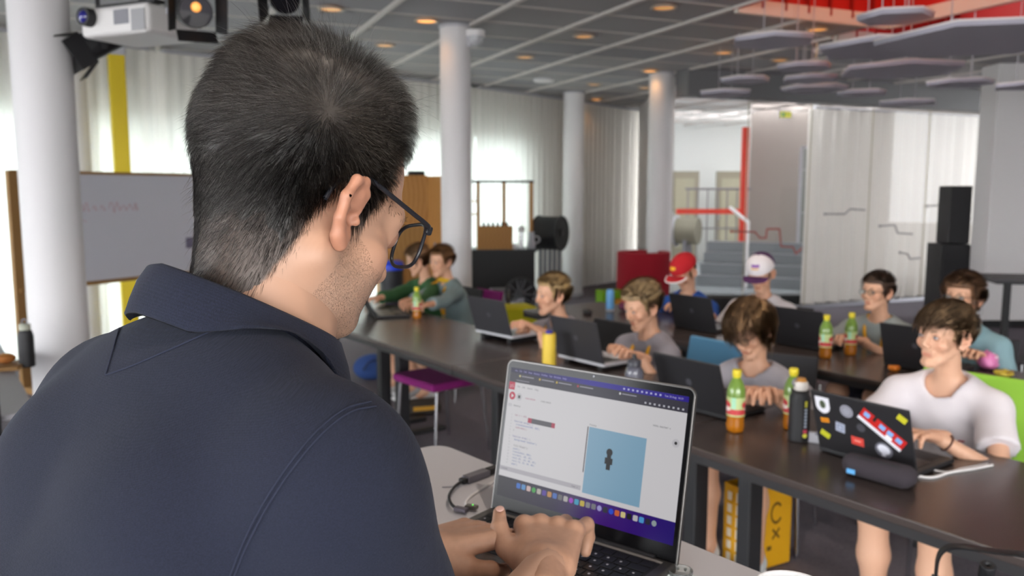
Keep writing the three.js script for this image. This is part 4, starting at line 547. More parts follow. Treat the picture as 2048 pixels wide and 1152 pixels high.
// head, in its own axes: origin midway between the ears, z to the face, x to the left ear, adult size in metres
function headField(adult) {
  const F = new Field(0.018), LF = adult ? 0.84 : 0.95;
  F.ell([0, 0.048, -0.012], [0.075, 0.083, 0.097]).ell([0, 0.05, 0.035], [0.062, 0.058, 0.052]).ell([0, -0.02, 0.03], adult ? [0.061, 0.074, 0.062] : [0.058, 0.071, 0.06]);
  if (adult) for (const s of [-1, 1]) F.ell([s * 0.036, -0.048, 0.036], [0.026, 0.034, 0.04]);
  const jw = adult ? 0.058 : 0.046;
  for (const s of [-1, 1]) F.cap([s * jw, -0.042, -0.004], [s * 0.02, -0.098 * LF, 0.07], adult ? 0.0165 : 0.015, 0.016, 0.022).ball([s * (adult ? 0.041 : 0.044), -0.02, adult ? 0.058 : 0.062], adult ? 0.02 : 0.022);
  F.ball([0, -0.1 * LF, 0.076], 0.0165).cap([-0.036, 0.026, 0.077], [0.036, 0.026, 0.077], adult ? 0.0145 : 0.0125);
  F.cap([0, 0.018, 0.09], [0, adult ? -0.022 : -0.02, adult ? 0.111 : 0.1065], 0.008, adult ? 0.0105 : 0.0095, 0.012); for (const s of [-1, 1]) F.ball([s * 0.0115, -0.029, 0.1], 0.008, 0.008);
  for (const s of [-1, 1]) { F.ball([s * 0.032, 0.012, 0.104], 0.0145, 0.014).sub(); F.ball([s * 0.032, 0.0095, 0.0785], 0.0135, 0.006); }
  const my = adult ? 0.9 : 0.93, mz = adult ? -0.007 : -0.0075;
  F.cap([-0.019, -0.056 * my, 0.09 + mz], [0.019, -0.056 * my, 0.09 + mz], 0.0078, 0.0078, 0.01).cap([-0.016, -0.068 * my, 0.088 + mz], [0.016, -0.068 * my, 0.088 + mz], 0.0082, 0.0082, 0.01);
  F.cap([-0.022, -0.0615 * my, 0.099 + mz], [0.022, -0.0615 * my, 0.099 + mz], 0.0022, 0.0022, 0.004).sub();
  return F;
}
function earField(s) { // s = -1 right, 1 left
  const F = new Field(0.006), X = x => s * (0.0715 + x), pts = [[0.003, 0.008, 0.013], [0.006, 0.024, 0.013], [0.0115, 0.0335, 0.004], [0.0185, 0.029, -0.011], [0.0215, 0.01, -0.019], [0.019, -0.01, -0.0165], [0.0125, -0.024, -0.008], [0.008, -0.031, 0.002]];
  const rad = [0.004, 0.0042, 0.0042, 0.0044, 0.0044, 0.0044, 0.0056, 0.0062];
  for (let i = 0; i < pts.length - 1; i++) F.cap([X(pts[i][0]), pts[i][1], pts[i][2]], [X(pts[i + 1][0]), pts[i + 1][1], pts[i + 1][2]], rad[i], rad[i + 1]);
  F.cap([X(0.002), 0.025, 0.004], [X(0.012), 0.025, -0.006], 0.006, 0.004, 0.008).cap([X(0.001), 0.016, 0.006], [X(0.015), 0.016, -0.012], 0.0062, 0.0035, 0.008).cap([X(0.0), 0.0, 0.004], [X(0.017), 0.001, -0.014], 0.0075, 0.0038, 0.008).cap([X(0.001), -0.014, 0.004], [X(0.013), -0.014, -0.01], 0.0075, 0.004, 0.008).cap([X(0.002), -0.022, 0.008], [X(0.008), -0.026, -0.002], 0.006, 0.0055, 0.008);
  F.cap([X(0.003), 0.02, 0.002], [X(0.009), 0.02, 0.004], 0.006, 0.004, 0.006); F.ball([X(0.0125), -0.002, 0.006], 0.0095, 0.004).sub(); F.ball([X(0.004), -0.003, 0.0145], 0.004, 0.006); F.ell([X(0.0055), 0.019, 0.0], [0.0065, 0.015, 0.0115], 0.008);
  return F;
}
const HAIRLINE = (z, sideburn = -0.012, front = 0.074, nape = -0.066) => z > 0.062 ? front : z > 0.034 ? sideburn + 0.035 + (front - sideburn - 0.035) * sstep(0.034, 0.062, z) : z > 0.012 ? sideburn : z > -0.018 ? 0.033 : z > -0.034 ? 0.033 + (nape + 0.02 - 0.033) * sstep(-0.018, -0.034, z) : nape + 0.02 * (1 - sstep(-0.034, -0.06, z));
function eyeGeo(s, skin, iris, pitch = 0.12) { // eyeball whose outer ring is lid
  const g = new THREE.SphereGeometry(0.0137, 32, 24); g.rotateX(Math.PI / 2); const lid = [skin[0] * 0.72, skin[1] * 0.62, skin[2] * 0.6];
  paint(g, (x, y, z) => { const a = x / 0.0137, b = (y / 0.0137) + pitch; if (z < 0 || (a * a / 0.62 + b * b / 0.13) > 1) return (a * a / 0.7 + b * b / 0.24) < 1 && z > 0 && b > 0 ? [0.06, 0.045, 0.04] : lid; const r = Math.sqrt(a * a + (b - 0.02) * (b - 0.02)); return r < 0.15 ? [0.01, 0.01, 0.01] : r < 0.36 ? iris : [0.55, 0.52, 0.5]; });
  return g.translate(s * 0.032, 0.0095, 0.0805);
}
function skinAt(skin) { return (x, y, z) => {   // lips, cheeks and brows of a head
  let c = skin; const n = noise3(x * 90, y * 90, z * 90) * 0.04, lip = Math.exp(-(((y + 0.062) / 0.008) ** 2) - ((x / 0.02) ** 4)) * sstep(0.08, 0.09, z);
  c = mixc(c, [skin[0] * 0.85, skin[1] * 0.5, skin[2] * 0.5], Math.min(0.75, lip)); const ch = Math.exp(-(((Math.abs(x) - 0.045) / 0.02) ** 2) - (((y + 0.025) / 0.025) ** 2)) * sstep(0.03, 0.06, z); c = mixc(c, [skin[0] * 1.02, skin[1] * 0.78, skin[2] * 0.74], ch * 0.45);
  const ear = Math.abs(x) > 0.079 ? 0.35 : 0; c = mixc(c, [skin[0] * 1.0, skin[1] * 0.7, skin[2] * 0.64], ear); return [c[0] * (1 + n), c[1] * (1 + n), c[2] * (1 + n)]; }; }
function browGeo(s, col) { const g = tube([[s * 0.014, 0.0275, 0.0935], [s * 0.028, 0.032, 0.0905], [s * 0.042, 0.029, 0.08], [s * 0.05, 0.023, 0.069]], 0.0024, 12, 6); g.deleteAttribute('uv'); return paint(g, () => col); }

// strands of hair combed over a field
function strands(F, n, root, o) {
  const S = o.segs || 4, pos = [], col = [], idx = [], nor = [];
  let made = 0, tries = 0;
  while (made < n && tries < n * 12) {
    tries++;
    const th = Math.acos(1 - 2 * rnd()), ph = rnd() * 6.2832, dx = Math.sin(th) * Math.cos(ph), dy = Math.cos(th), dz = Math.sin(th) * Math.sin(ph);
    let a = 0.04, b = 0.14; const cx = root[0], c0 = root[1], cz = root[2];
    for (let k = 0; k < 11; k++) { const m = (a + b) / 2; if (F.d(cx + dx * m, c0 + dy * m, cz + dz * m) < 0) a = m; else b = m; }
    let p = V(cx + dx * a, c0 + dy * a, cz + dz * a);
    if (!o.accept(p)) continue;
    let nrm = F.grad(p.x, p.y, p.z); const L = o.len(p) * rr(0.75, 1.2), w = o.width * rr(0.7, 1.2), lift = o.lift(p);
    let dir = o.comb(p, nrm).clone(); dir.addScaledVector(nrm, -dir.dot(nrm)).normalize(); dir.multiplyScalar(1 - lift).addScaledVector(nrm, lift).add(V(rr(-1, 1), rr(-1, 1), rr(-1, 1)).multiplyScalar(o.mess)).normalize();
    const c = o.color(p), base = pos.length / 3; p.addScaledVector(nrm, -0.001); const start = p.clone();
    const side = V().crossVectors(dir, nrm).normalize();
    for (let k = 0; k <= S; k++) {
      const r = w * (k === S ? 0 : 1 - 0.6 * k / S);
      if (k < S) for (let q = 0; q < 3; q++) { const A = q * 2.0944, ox = Math.cos(A) * r, oy = Math.sin(A) * r; pos.push(p.x + side.x * ox + nrm.x * oy, p.y + side.y * ox + nrm.y * oy, p.z + side.z * ox + nrm.z * oy); nor.push(side.x * Math.cos(A) + nrm.x * Math.sin(A), side.y * Math.cos(A) + nrm.y * Math.sin(A), side.z * Math.cos(A) + nrm.z * Math.sin(A)); col.push(c[0], c[1], c[2]); }
      else { pos.push(p.x, p.y, p.z); nor.push(nrm.x, nrm.y, nrm.z); col.push(c[0], c[1], c[2]); }
      if (k === S) break;
      p = p.clone().addScaledVector(dir, L / S);
      const d = F.d(p.x, p.y, p.z), g = F.grad(p.x, p.y, p.z), want = o.rise ? o.rise(start, (k + 1) / S) : 0.002;
      if (d < want) p.addScaledVector(g, want - d); 
      const cmb = o.comb(p, g).clone(); cmb.addScaledVector(g, -cmb.dot(g)).normalize(); dir.lerp(cmb, o.follow).normalize(); if (o.droop) dir.y -= o.droop; dir.normalize(); nrm = g;
    }
    for (let k = 0; k < S; k++) for (let q = 0; q < 3; q++) { const q2 = (q + 1) % 3; if (k < S - 1) { const A = base + k * 3 + q, B = base + k * 3 + q2; idx.push(A, B, A + 3, B, B + 3, A + 3); } else idx.push(base + k * 3 + q, base + k * 3 + q2, base + S * 3); }
    made++;
  }
  const g = new THREE.BufferGeometry(); g.setAttribute('position', new THREE.Float32BufferAttribute(pos, 3)); g.setAttribute('normal', new THREE.Float32BufferAttribute(nor, 3)); g.setAttribute('color', new THREE.Float32BufferAttribute(col, 3)); g.setIndex(idx); return g;
}
// a relaxed typing hand: wrist at the origin, z to the fingers, y out of the back of the hand; thumb on +x for a right hand
function handField(o = {}) {
  const F = new Field(0.008), xs = [0.031, 0.0105, -0.0115, -0.031], kz = [0.088, 0.092, 0.087, 0.078], len = o.len || [[0.042, 0.026, 0.02], [0.046, 0.029, 0.021], [0.043, 0.027, 0.02], [0.034, 0.02, 0.018]], curl = o.curl || [[0.15, 0.9, 0.5], [0.15, 0.95, 0.5], [0.2, 1.0, 0.5], [0.2, 1.0, 0.5]], sp = o.spread || [0.12, 0.03, -0.06, -0.18];
  F.cap([0.004, 0, -0.05], [0.003, 0, 0.01], 0.027, 0.025, 0.02);
  for (let i = 0; i < 4; i++) {
    F.cap([xs[i] * 0.55, 0, 0.008], [xs[i], 0.004, kz[i]], 0.0165, 0.0118, 0.011);
    let p = V(xs[i], 0.005, kz[i]), a = 0; for (let j = 0; j < 3; j++) { a += curl[i][j]; const q = p.clone().add(V(Math.sin(sp[i]) * Math.cos(a), -Math.sin(a), Math.cos(a) * Math.cos(sp[i])).multiplyScalar(len[i][j])); F.cap(p.toArray(), q.toArray(), [0.0105, 0.0092, 0.0084][j], [0.0092, 0.0084, 0.0072][j], o.fk || 0.004); p = q; }
  }
  const T = o.thumb || [[0.02, -0.008, 0.015], [0.044, -0.014, 0.045], [0.053, -0.018, 0.072], [0.05, -0.026, 0.095]];
  F.cap(T[0], T[1], 0.0165, 0.0125, 0.012).cap(T[1], T[2], 0.012, 0.0102, 0.005).cap(T[2], T[3], 0.0102, 0.008, 0.005);
  return F;
}
function ik(S, E, a, b, pole) { const d = E.clone().sub(S); let L = d.length(); const m = (a + b) * 0.995; if (L > m) { E.copy(S).addScaledVector(d, m / L); L = m; } d.copy(E).sub(S).normalize(); const x = (a * a - b * b + L * L) / (2 * L), h = Math.sqrt(Math.max(0, a * a - x * x)); const n = pole.clone().addScaledVector(d, -pole.dot(d)).normalize(); return S.clone().addScaledVector(d, x).addScaledVector(n, h); }
const A3 = v => [v.x, v.y, v.z];
// ------------------------------------------------------------------ the children
const KH = headField(false);
const kidHead = (() => { const F = KH; return { main: nets((x, y, z) => F.d(x, y, z), [-0.1, -0.135, -0.13], [0.1, 0.15, 0.135], 0.0034), ears: [-1, 1].map(s => { const E = earField(s); return nets((x, y, z) => E.d(x, y, z), [Math.min(s * 0.06, s * 0.1), -0.045, -0.03], [Math.max(s * 0.06, s * 0.1), 0.045, 0.025], 0.0022); }) }; })();
const kidHand = (() => { const F = handField(); const R_ = nets((x, y, z) => F.d(x, y, z), [-0.06, -0.1, -0.085], [0.085, 0.035, 0.16], 0.0036); const L_ = R_.clone().scale(-1, 1, 1); const ix = L_.index.array; for (let i = 0; i < ix.length; i += 3) { const t = ix[i]; ix[i] = ix[i + 1]; ix[i + 1] = t; } L_.computeVertexNormals(); return { R: R_, L: L_ }; })();
const skinMat = new THREE.MeshPhysicalMaterial({ vertexColors: true, roughness: 0.52, sheen: 0.25, sheenColor: new THREE.Color(0.9, 0.6, 0.5), sheenRoughness: 0.5 });
const hairMat = new THREE.MeshPhysicalMaterial({ vertexColors: true, roughness: 0.48 });
function cloth(hex) { return new THREE.MeshPhysicalMaterial({ color: hex, roughness: 0.92, sheen: 0.3, sheenColor: new THREE.Color(hex), bumpMap: fabricBump, bumpScale: 0.0004 }); }
function limbTo(g, from, dir, up) { const z = dir.clone().normalize(), x = new THREE.Vector3().crossVectors(up, z).normalize(), y = new THREE.Vector3().crossVectors(z, x); return g.clone().applyMatrix4(new THREE.Matrix4().makeBasis(x, y, z).setPosition(from)); }
const kidChairColor = [];
function kid(o) {
  const turn = TH + (o.turn || 0), fwd = V(Math.sin(turn), 0, Math.cos(turn)), H = V(...o.head), base = [H.x - fwd.x * o.lean, 0, H.z - fwd.z * o.lean];
  const g = thing('person', o.label, 'person', base, turn);
  const inv = new THREE.Matrix4().makeRotationY(turn).setPosition(...base).invert(), loc = w => V(...w).applyMatrix4(inv);
  const q = o.size || 1, hs = 0.94 * (o.hs || 1), hc = V(0, H.y, o.lean), skin = lin(o.skin || 0xcf9f82);
  const rot = new THREE.Euler(o.pitch || 0.15, o.yaw || 0, o.roll || 0, 'YXZ');
  const HM = new THREE.Matrix4().compose(hc, new THREE.Quaternion().setFromEuler(rot), V(hs * (o.wide || 1), hs, hs));
  const hp = (x, y, z) => V(x, y, z).applyMatrix4(HM);
  const hip = V(0, 0.53, 0), nb = hc.clone().add(V(0, -0.158 * q, -0.062)), sb = hp(0, -0.05, -0.022);
  const spine = nb.clone().sub(hip), chest = hip.clone().addScaledVector(spine, 0.64), belly = hip.clone().addScaledVector(spine, 0.3), tilt = Math.atan2(spine.z, spine.y);
  const sw = 0.15 * q, shd = [-1, 1].map(s => nb.clone().add(V(s * sw, -0.062, 0.01 + (o.hunch || 0.02))));   // index 0 = right (x < 0)
  const elb = [], wri = [];
  [0, 1].forEach(i => { const s = i ? 1 : -1, t = loc(i ? o.handL : o.handR); const w = t.clone().add(V(0, 0.015, -0.06)); const e = ik(shd[i], w, 0.255 * q, 0.225 * q, o.pole ? V(s * o.pole[0], o.pole[1], o.pole[2]) : V(s * 0.5, -1, -0.25)); elb.push(e); wri.push(w); });
  const kn = [-1, 1].map(s => V(s * 0.1, 0.5, 0.4 * q)), an = [-1, 1].map((s, i) => V(s * 0.1 + (o.foot ? o.foot[i][0] : 0), 0.1, 0.36 * q + (o.foot ? o.foot[i][1] : 0)));
  const torso = (F, e) => { F.ell(A3(hip), [0.14 * q + e, 0.1 + e, 0.1 + e]).ell(A3(belly), [0.125 * q + e, 0.14 + e, 0.09 + e], 0.05, [tilt, 0, 0]).ell(A3(chest), [0.135 * q + e, 0.15 * q + e, 0.088 + e], 0.05, [tilt, 0, 0]); [0, 1].forEach(i => F.cap(A3(nb.clone().add(V((i ? 1 : -1) * 0.03, -0.015, 0))), A3(shd[i]), 0.038 + e, 0.036 + e, 0.05)); };
  // body: one continuous skin
  const B = new Field(0.03); torso(B, -0.004); B.cap(A3(nb.clone().add(V(0, -0.04, 0))), A3(sb), 0.044, 0.042, 0.03);
  [0, 1].forEach(i => { B.cap(A3(shd[i]), A3(elb[i]), 0.036 * q, 0.03 * q).cap(A3(elb[i]), A3(wri[i]), 0.031 * q, 0.021 * q, 0.015); B.cap(A3(hip.clone().add(V((i ? 1 : -1) * 0.075, -0.02, 0))), A3(kn[i]), 0.075, 0.052).cap(A3(kn[i]), A3(an[i].clone().lerp(kn[i], 0.6)), 0.05, 0.05).cap(A3(an[i].clone().lerp(kn[i], 0.6)), A3(an[i]), 0.05, 0.032).cap(A3(an[i]), A3(an[i].clone().add(V(0, -0.05, 0.08))), 0.032, 0.03); });
  const box = F2 => [[-0.62, 0.0, -0.22], [0.62, H.y + 0.02, 0.75]];
  const [lo, hi] = box(); const bg = paint(nets((x, y, z) => B.d(x, y, z), lo, hi, 0.0125), () => skin);
  const list = [bg]; const put = (geo, f) => { const c = geo.clone(); paint(c, f); c.applyMatrix4(HM); list.push(c); };
  const hairC = lin(o.hair.color).map(c => c * 3.0), sk = skinAt(skin), line = (z) => HAIRLINE(z, o.hair.sideburn ?? -0.005, o.hair.front ?? 0.07, o.hair.nape ?? -0.06);
  put(kidHead.main, sk); kidHead.ears.forEach(e => put(e, sk));
  for (const s of [-1, 1]) { const e = eyeGeo(s, skin, lin(o.iris || 0x4a5a6a), o.lids || 0.12); e.deleteAttribute('uv'); e.applyMatrix4(HM); list.push(e); const b = browGeo(s, mixc(hairC.map(c => c * 0.18), skin, 0.12)); b.applyMatrix4(HM); list.push(b); }
  [0, 1].forEach(i => { const d = wri[i].clone().sub(elb[i]).normalize(), aim = d.clone().lerp(V(0, -0.1, 1), 0.55).normalize(); const hgeo = limbTo(i ? kidHand.L : kidHand.R, wri[i].clone(), aim, V(0, 1, 0)); const k = 0.84 * q; hgeo.translate(-wri[i].x, -wri[i].y, -wri[i].z).scale(k, k, k).translate(wri[i].x, wri[i].y, wri[i].z); paint(hgeo, (x, y, z) => [skin[0], skin[1] * 0.95, skin[2] * 0.93]); list.push(hgeo); });
  part(g, 'body', mergeIdx(list), skinMat);
  // shirt
  const S = new Field(0.035), e = o.loose || 0.014; torso(S, e); S.torso = new Field(0.035); torso(S.torso, e + 0.003);
  const sl = o.sleeve || 0.62;
  const sleeveField = (x, y, z) => { let r = 1e9; for (let i = 0; i < 2; i++) { const segs = sl <= 1 ? [[shd[i], elb[i], sl]] : [[shd[i], elb[i], 1], [elb[i], wri[i], sl - 1]]; segs.forEach(([a, b, t], j) => { const dx = b.x - a.x, dy = b.y - a.y, dz = b.z - a.z, L = Math.hypot(dx, dy, dz); let px = x - a.x, py = y - a.y, pz = z - a.z; const h0 = (px * dx + py * dy + pz * dz) / L, h = Math.max(0, Math.min(L * t, h0)); const qx = px - dx / L * h, qy = py - dy / L * h, qz = pz - dz / L * h; const rad = (j === 0 ? 0.038 : 0.034) * q + (sl <= 1 ? 0.014 + 0.022 * h / L : 0.014); let d = Math.sqrt(qx * qx + qy * qy + qz * qz) - rad; if (t < 1) d = Math.max(d, h0 - L * t); r = Math.min(r, d); }); } return r; };
  S.fn(sleeveField, 0.04);
  const nr = o.neck || 0.056; S.cap(A3(nb.clone().add(V(0, -0.005, 0.012 + (o.neckF || 0)))), A3(sb.clone().add(V(0, 0.06, 0.01))), nr, nr + 0.03, 0.012).sub();
  S.fn((x, y, z) => 0.43 - y, 0.01); S.p[S.p.length - 1].s = 0; const hem = S.p.pop();
  const shirtD = (x, y, z) => { let d = S.d(x, y, z); if (Math.abs(d) < 0.06) d += 0.0035 * noise3(x * 14 + 3, y * 9, z * 14) + 0.0022 * Math.sin((y * 0.8 + x * 0.9 + z * 0.6) * 75 + 3 * noise3(x * 9, y * 9, z * 9)) * sstep(0.2, -0.2, y - chest.y); return Math.max(d, 0.45 - y); };
  const sg = nets(shirtD, lo, hi, 0.0105, (x, y, z) => [(x + z) * 6, y * 6]); part(g, o.top || 'shirt', sg, o.shirtMat || cloth(o.shirt));
  const front = (x, y, off = 0.003) => { let z = nb.z + 0.17; const TF = S.torso; for (let k = 0; k < 200; k++) { const d = Math.min(TF.d(x, y, z), shirtD(x, y, z)); if (d < off + 0.002) break; z -= Math.max(0.002, d * 0.6); } return V(x, y, z); };
  // trousers or shorts
  const P = new Field(0.035); P.ell(A3(hip.clone().add(V(0, -0.01, 0))), [0.148 * q, 0.1, 0.112]); const pl = o.pants === 'long' ? 2 : 0.8; [0, 1].forEach(i => { const a = hip.clone().add(V((i ? 1 : -1) * 0.078, -0.02, 0)); P.cap(A3(a), A3(a.clone().lerp(kn[i], pl > 1 ? 1 : pl)), 0.086, pl > 1 ? 0.062 : 0.074); if (pl > 1) P.cap(A3(kn[i]), A3(an[i]), 0.06, 0.05); });
  part(g, pl > 1 ? 'trousers' : 'shorts', nets((x, y, z) => P.d(x, y, z), [-0.34, 0.02, -0.2], [0.34, 0.66, 0.56], 0.015), cloth(o.pantsColor || 0x2c3240));
  // shoes
  [0, 1].forEach(i => { const a = an[i]; const sh = new Field(0.02); sh.cap([a.x, 0.045, a.z - 0.03], [a.x, 0.038, a.z + 0.1], 0.037, 0.033).cap([a.x, 0.06, a.z - 0.03], [a.x, 0.09, a.z - 0.01], 0.04, 0.04); const m = part(g, 'shoe', nets((x, y, z) => Math.max(sh.d(x, y, z), 0.004 - y), [a.x - 0.06, -0.01, a.z - 0.1], [a.x + 0.06, 0.15, a.z + 0.16], 0.009), cloth(o.shoe || 0xc9c9c9)); part(m, 'sole', rb(0.074, 0.02, 0.2, 0.009, a.x, 0.011, a.z + 0.035), MT.white); if (o.sock) part(g, 'sock', cy(0.042, 0.044, 0.09, a.x, 0.15, a.z, 18), MT.white); });
  // hair
  const hr = o.hair, T = o.cap ? 0.003 : hr.thick ?? 0.014, mask = (x, y, z) => sstep(-0.006, 0.012, y - line(z)) * (hr.mask ? hr.mask(x, y, z) : 1);
  const capG = nets((x, y, z) => { const d = KH.d(x, y, z); return Math.abs(d) > 0.05 ? d : d - (mask(x, y, z) * (T + (hr.vol ? hr.vol(x, y, z) : 0) + 0.003 * noise3(x * 60, y * 60, z * 60)) - 0.004); }, [-0.13, -0.14, -0.15], [0.13, 0.17, 0.14], 0.005);
  paint(capG, (x, y, z) => { const n = 0.75 + 0.3 * noise3(x * 120, y * 40, z * 120); return [hairC[0] * n, hairC[1] * n, hairC[2] * n]; });
  const hairG = [capG]; if (!o.cap || hr.n) hairG.push(strands(KH, hr.n || 1700, [0, 0.03, -0.01], { segs: 4, accept: p => p.y > line(p.z) + 0.004 && (!o.cap || (p.y < 0.03 && p.z < 0.03)), len: hr.len || (() => 0.045), width: 0.0013, lift: hr.lift || (() => 0.35), mess: hr.mess ?? 0.18, follow: 0.6, droop: hr.droop ?? 0.04, rise: (s0, t) => T + 0.004 + (hr.vol ? hr.vol(s0.x, s0.y, s0.z) : 0) * 0.9, comb: hr.comb || ((p) => p.z > 0.03 ? V(p.x * 4 + 0.25, 0.35, 0.3) : V(p.x * 2, p.y > 0.07 ? 0 : -0.7, p.y > 0.07 ? 1.0 : 0.2)), color: p => { const k = rr(0.6, 1.5); return [hairC[0] * k, hairC[1] * k, hairC[2] * k]; } }));
  const hm = mergeIdx(hairG.map(x => { if (!x.attributes.normal) x.computeVertexNormals(); return x; })); hm.applyMatrix4(HM); part(g, 'hair', hm, hairMat);
  const onHead = (name, geo, m, label) => { geo.applyMatrix4(HM); return part(g, name, geo, m, label); };
  if (o.glasses) { const gm = MT.blackgloss, parts = []; for (const s of [-1, 1]) { const r = new THREE.TorusGeometry(0.0215, 0.0016, 6, 26); r.scale(1.08, 0.85, 1); r.translate(s * 0.032, 0.006, 0.106); parts.push(r, rod([s * 0.056, 0.012, 0.104], [s * 0.077, 0.013, 0.012], 0.0018, 6)); } parts.push(rod([-0.01, 0.009, 0.108], [0.01, 0.009, 0.108], 0.0016, 6)); onHead('glasses', merge(parts), gm, 'dark framed glasses'); for (const s of [-1, 1]) { const l = new THREE.CircleGeometry(0.02, 20); l.scale(1.08, 0.85, 1); l.translate(s * 0.032, 0.006, 0.106); onHead('spectacle_lens', l, MT.glass); } }
  if (o.lanyard) { const c = chest, y0 = nb.y - 0.0, gs = []; const drop = o.lanyard === 2 ? 0.3 : 0.24; for (const s of [-1, 1]) { const pts = []; pts.push(nb.clone().add(V(s * 0.05, 0.012, -0.035))); pts.push(nb.clone().add(V(s * 0.064, 0.018, 0.015))); for (let k = 1; k <= 6; k++) { const t = k / 6; pts.push(front(s * (0.062 - 0.05 * t), nb.y - 0.01 - drop * t)); } const cv = new THREE.CatmullRomCurve3(pts); const G = new THREE.TubeGeometry(cv, 30, 0.009, 6); gs.push(G); } part(g, 'lanyard', gs, mat(0xe0a21c, 0.7), 'orange yellow lanyard'); const b = front(0, nb.y - 0.02 - drop); part(g, 'badge', rb(0.05, 0.07, 0.004, 0.002, b.x, b.y - 0.04, b.z + 0.004), mat(0xe6c258, 0.5)); }
  if (o.cap) {
    const dome = new THREE.SphereGeometry(1, 30, 14, 0, 6.2832, 0, Math.PI / 2); dome.scale(0.095, 0.094, 0.119); dome.translate(0, 0.052, -0.008); paint(dome, (x, y, z) => o.cap.front && z > -0.012 ? lin(o.cap.front) : lin(o.cap.color)); onHead('cap_crown', dome, new THREE.MeshPhysicalMaterial({ vertexColors: true, roughness: 0.85 }));
    const sh = new THREE.Shape(); sh.absellipse(0, 0, 0.085, 0.09, 0, Math.PI, false, 0); const br = new THREE.ExtrudeGeometry(sh, { depth: 0.004, bevelEnabled: true, bevelSize: 0.0015, bevelThickness: 0.0015, curveSegments: 20 }); br.rotateX(Math.PI / 2); { const p = br.attributes.position; for (let i = 0; i < p.count; i++) p.setY(i, p.getY(i) - p.getX(i) * p.getX(i) * 3.2 - p.getZ(i) * 0.12); br.computeVertexNormals(); } br.translate(0, 0.056, 0.092); onHead('cap_brim', br, cloth(o.cap.brim || o.cap.color)); onHead('cap_button', sph(0.008, 0, 0.147, -0.008), cloth(o.cap.color));
    if (o.cap.band) { const bd = new THREE.TorusGeometry(0.088, 0.0045, 8, 30, Math.PI); bd.rotateX(Math.PI / 2); bd.scale(1, 1, 1.05); { const p = bd.attributes.position; for (let i = 0; i < p.count; i++) p.setY(i, p.getY(i) - p.getX(i) * p.getX(i) * 3.2 - Math.max(0, p.getZ(i)) * 0.12); } bd.translate(0, 0.058, 0.092); onHead('brim_edge', bd, MT.white); }
    if (o.cap.mark) { const cv = new THREE.SphereGeometry(1, 16, 6, Math.PI * 0.5 - 0.6, 1.2, 0.72, 0.55); cv.scale(0.0965, 0.0955, 0.1205); cv.translate(0, 0.052, -0.008); const t = canvasTex(128, 48, o.cap.mark); onHead('cap_print', cv, mat(0xffffff, 0.8, { map: t, side: THREE.DoubleSide })); }
  }
  kidChairColor.push([base, turn, o.chair || 'grey', o.chairLabel]);
  if (o.extra) o.extra(g, { front, nb, chest, wri, elb, hp, shd });
  return g;
}
const KP = (px, py, h) => { const p = at(px, py, h); return [p.x, p.y, p.z]; };
const hd = (s, v, y = TOP + 0.035) => ST(s, v, y);
kid({ label: 'person in green sweater leaning over the far end of the front table', head: KP(838, 522, 1.05), lean: 0.2, yaw: -0.5, pitch: 0.3, handL: hd(-0.1, 0.62), handR: hd(-0.55, 0.5), shirt: 0x2f5a34, sleeve: 1.85, top: 'sweater', hair: { color: 0x5a4028, n: 1500 }, pantsColor: 0x3a3c46 });
kid({ label: 'person in teal grey jacket with yellow collar and lanyard', head: KP(884, 524, 1.055), lean: 0.16, yaw: 0.15, pitch: 0.1, handL: hd(0.12, 0.52), handR: hd(-0.12, 0.5), shirt: 0x76888a, sleeve: 1.85, top: 'jacket', hair: { color: 0x53381f, n: 1500 }, lanyard: 1, pantsColor: 0x34363c, extra: (g, k) => { const c = new THREE.TorusGeometry(0.062, 0.016, 8, 24).rotateX(Math.PI / 2 - 0.25).translate(k.nb.x, k.nb.y + 0.008, k.nb.z + 0.015); part(g, 'collar', c, cloth(0xd0a81e), 'yellow collar'); } });
kid({ label: 'person in grey shirt and lanyard typing beside the yellow green pouf', head: KP(1106, 592, 1.0), lean: 0.2, yaw: -0.2, pitch: 0.02, handL: KP(1062, 668, TOP + 0.07), handR: KP(1030, 662, TOP + 0.07), shirt: 0x8f8a90, hair: { color: 0x75603f }, lanyard: 1, pole: [0.7, -0.7, -0.2] });
kid({ label: 'person in grey shirt and lanyard typing at the laptop by the yellow bottle', head: KP(1286, 615, 1.01), lean: 0.17, yaw: -0.1, pitch: 0.28, handL: KP(1262, 722, TOP + 0.06), handR: KP(1230, 712, TOP + 0.06), shirt: 0x8d888f, hair: { color: 0x68563c, vol: (x, y, z) => 0.014 * sstep(0.03, 0.1, y) }, lanyard: 2 });
kid({ label: 'person in blue shirt wearing a red cap', head: KP(1370, 544, 1.03), lean: 0.2, turn: 0.25, yaw: -0.15, size: 1.2, pitch: 0.62, handL: hd(1.18, 2.02), handR: hd(0.9, 1.98), shirt: 0x24509c, hair: { color: 0x6a4a2c, n: 500, front: 0.05 }, cap: { color: 0xb20f1c, brim: 0xb20f1c, band: 1, mark: (c, w, h) => { c.fillStyle = '#b20f1c'; c.fillRect(0, 0, w, h); c.fillStyle = '#e8b322'; c.fillRect(14, 14, 70, 18); c.fillRect(20, 30, 40, 6); } }, pole: [0.7, -0.8, -0.1] });
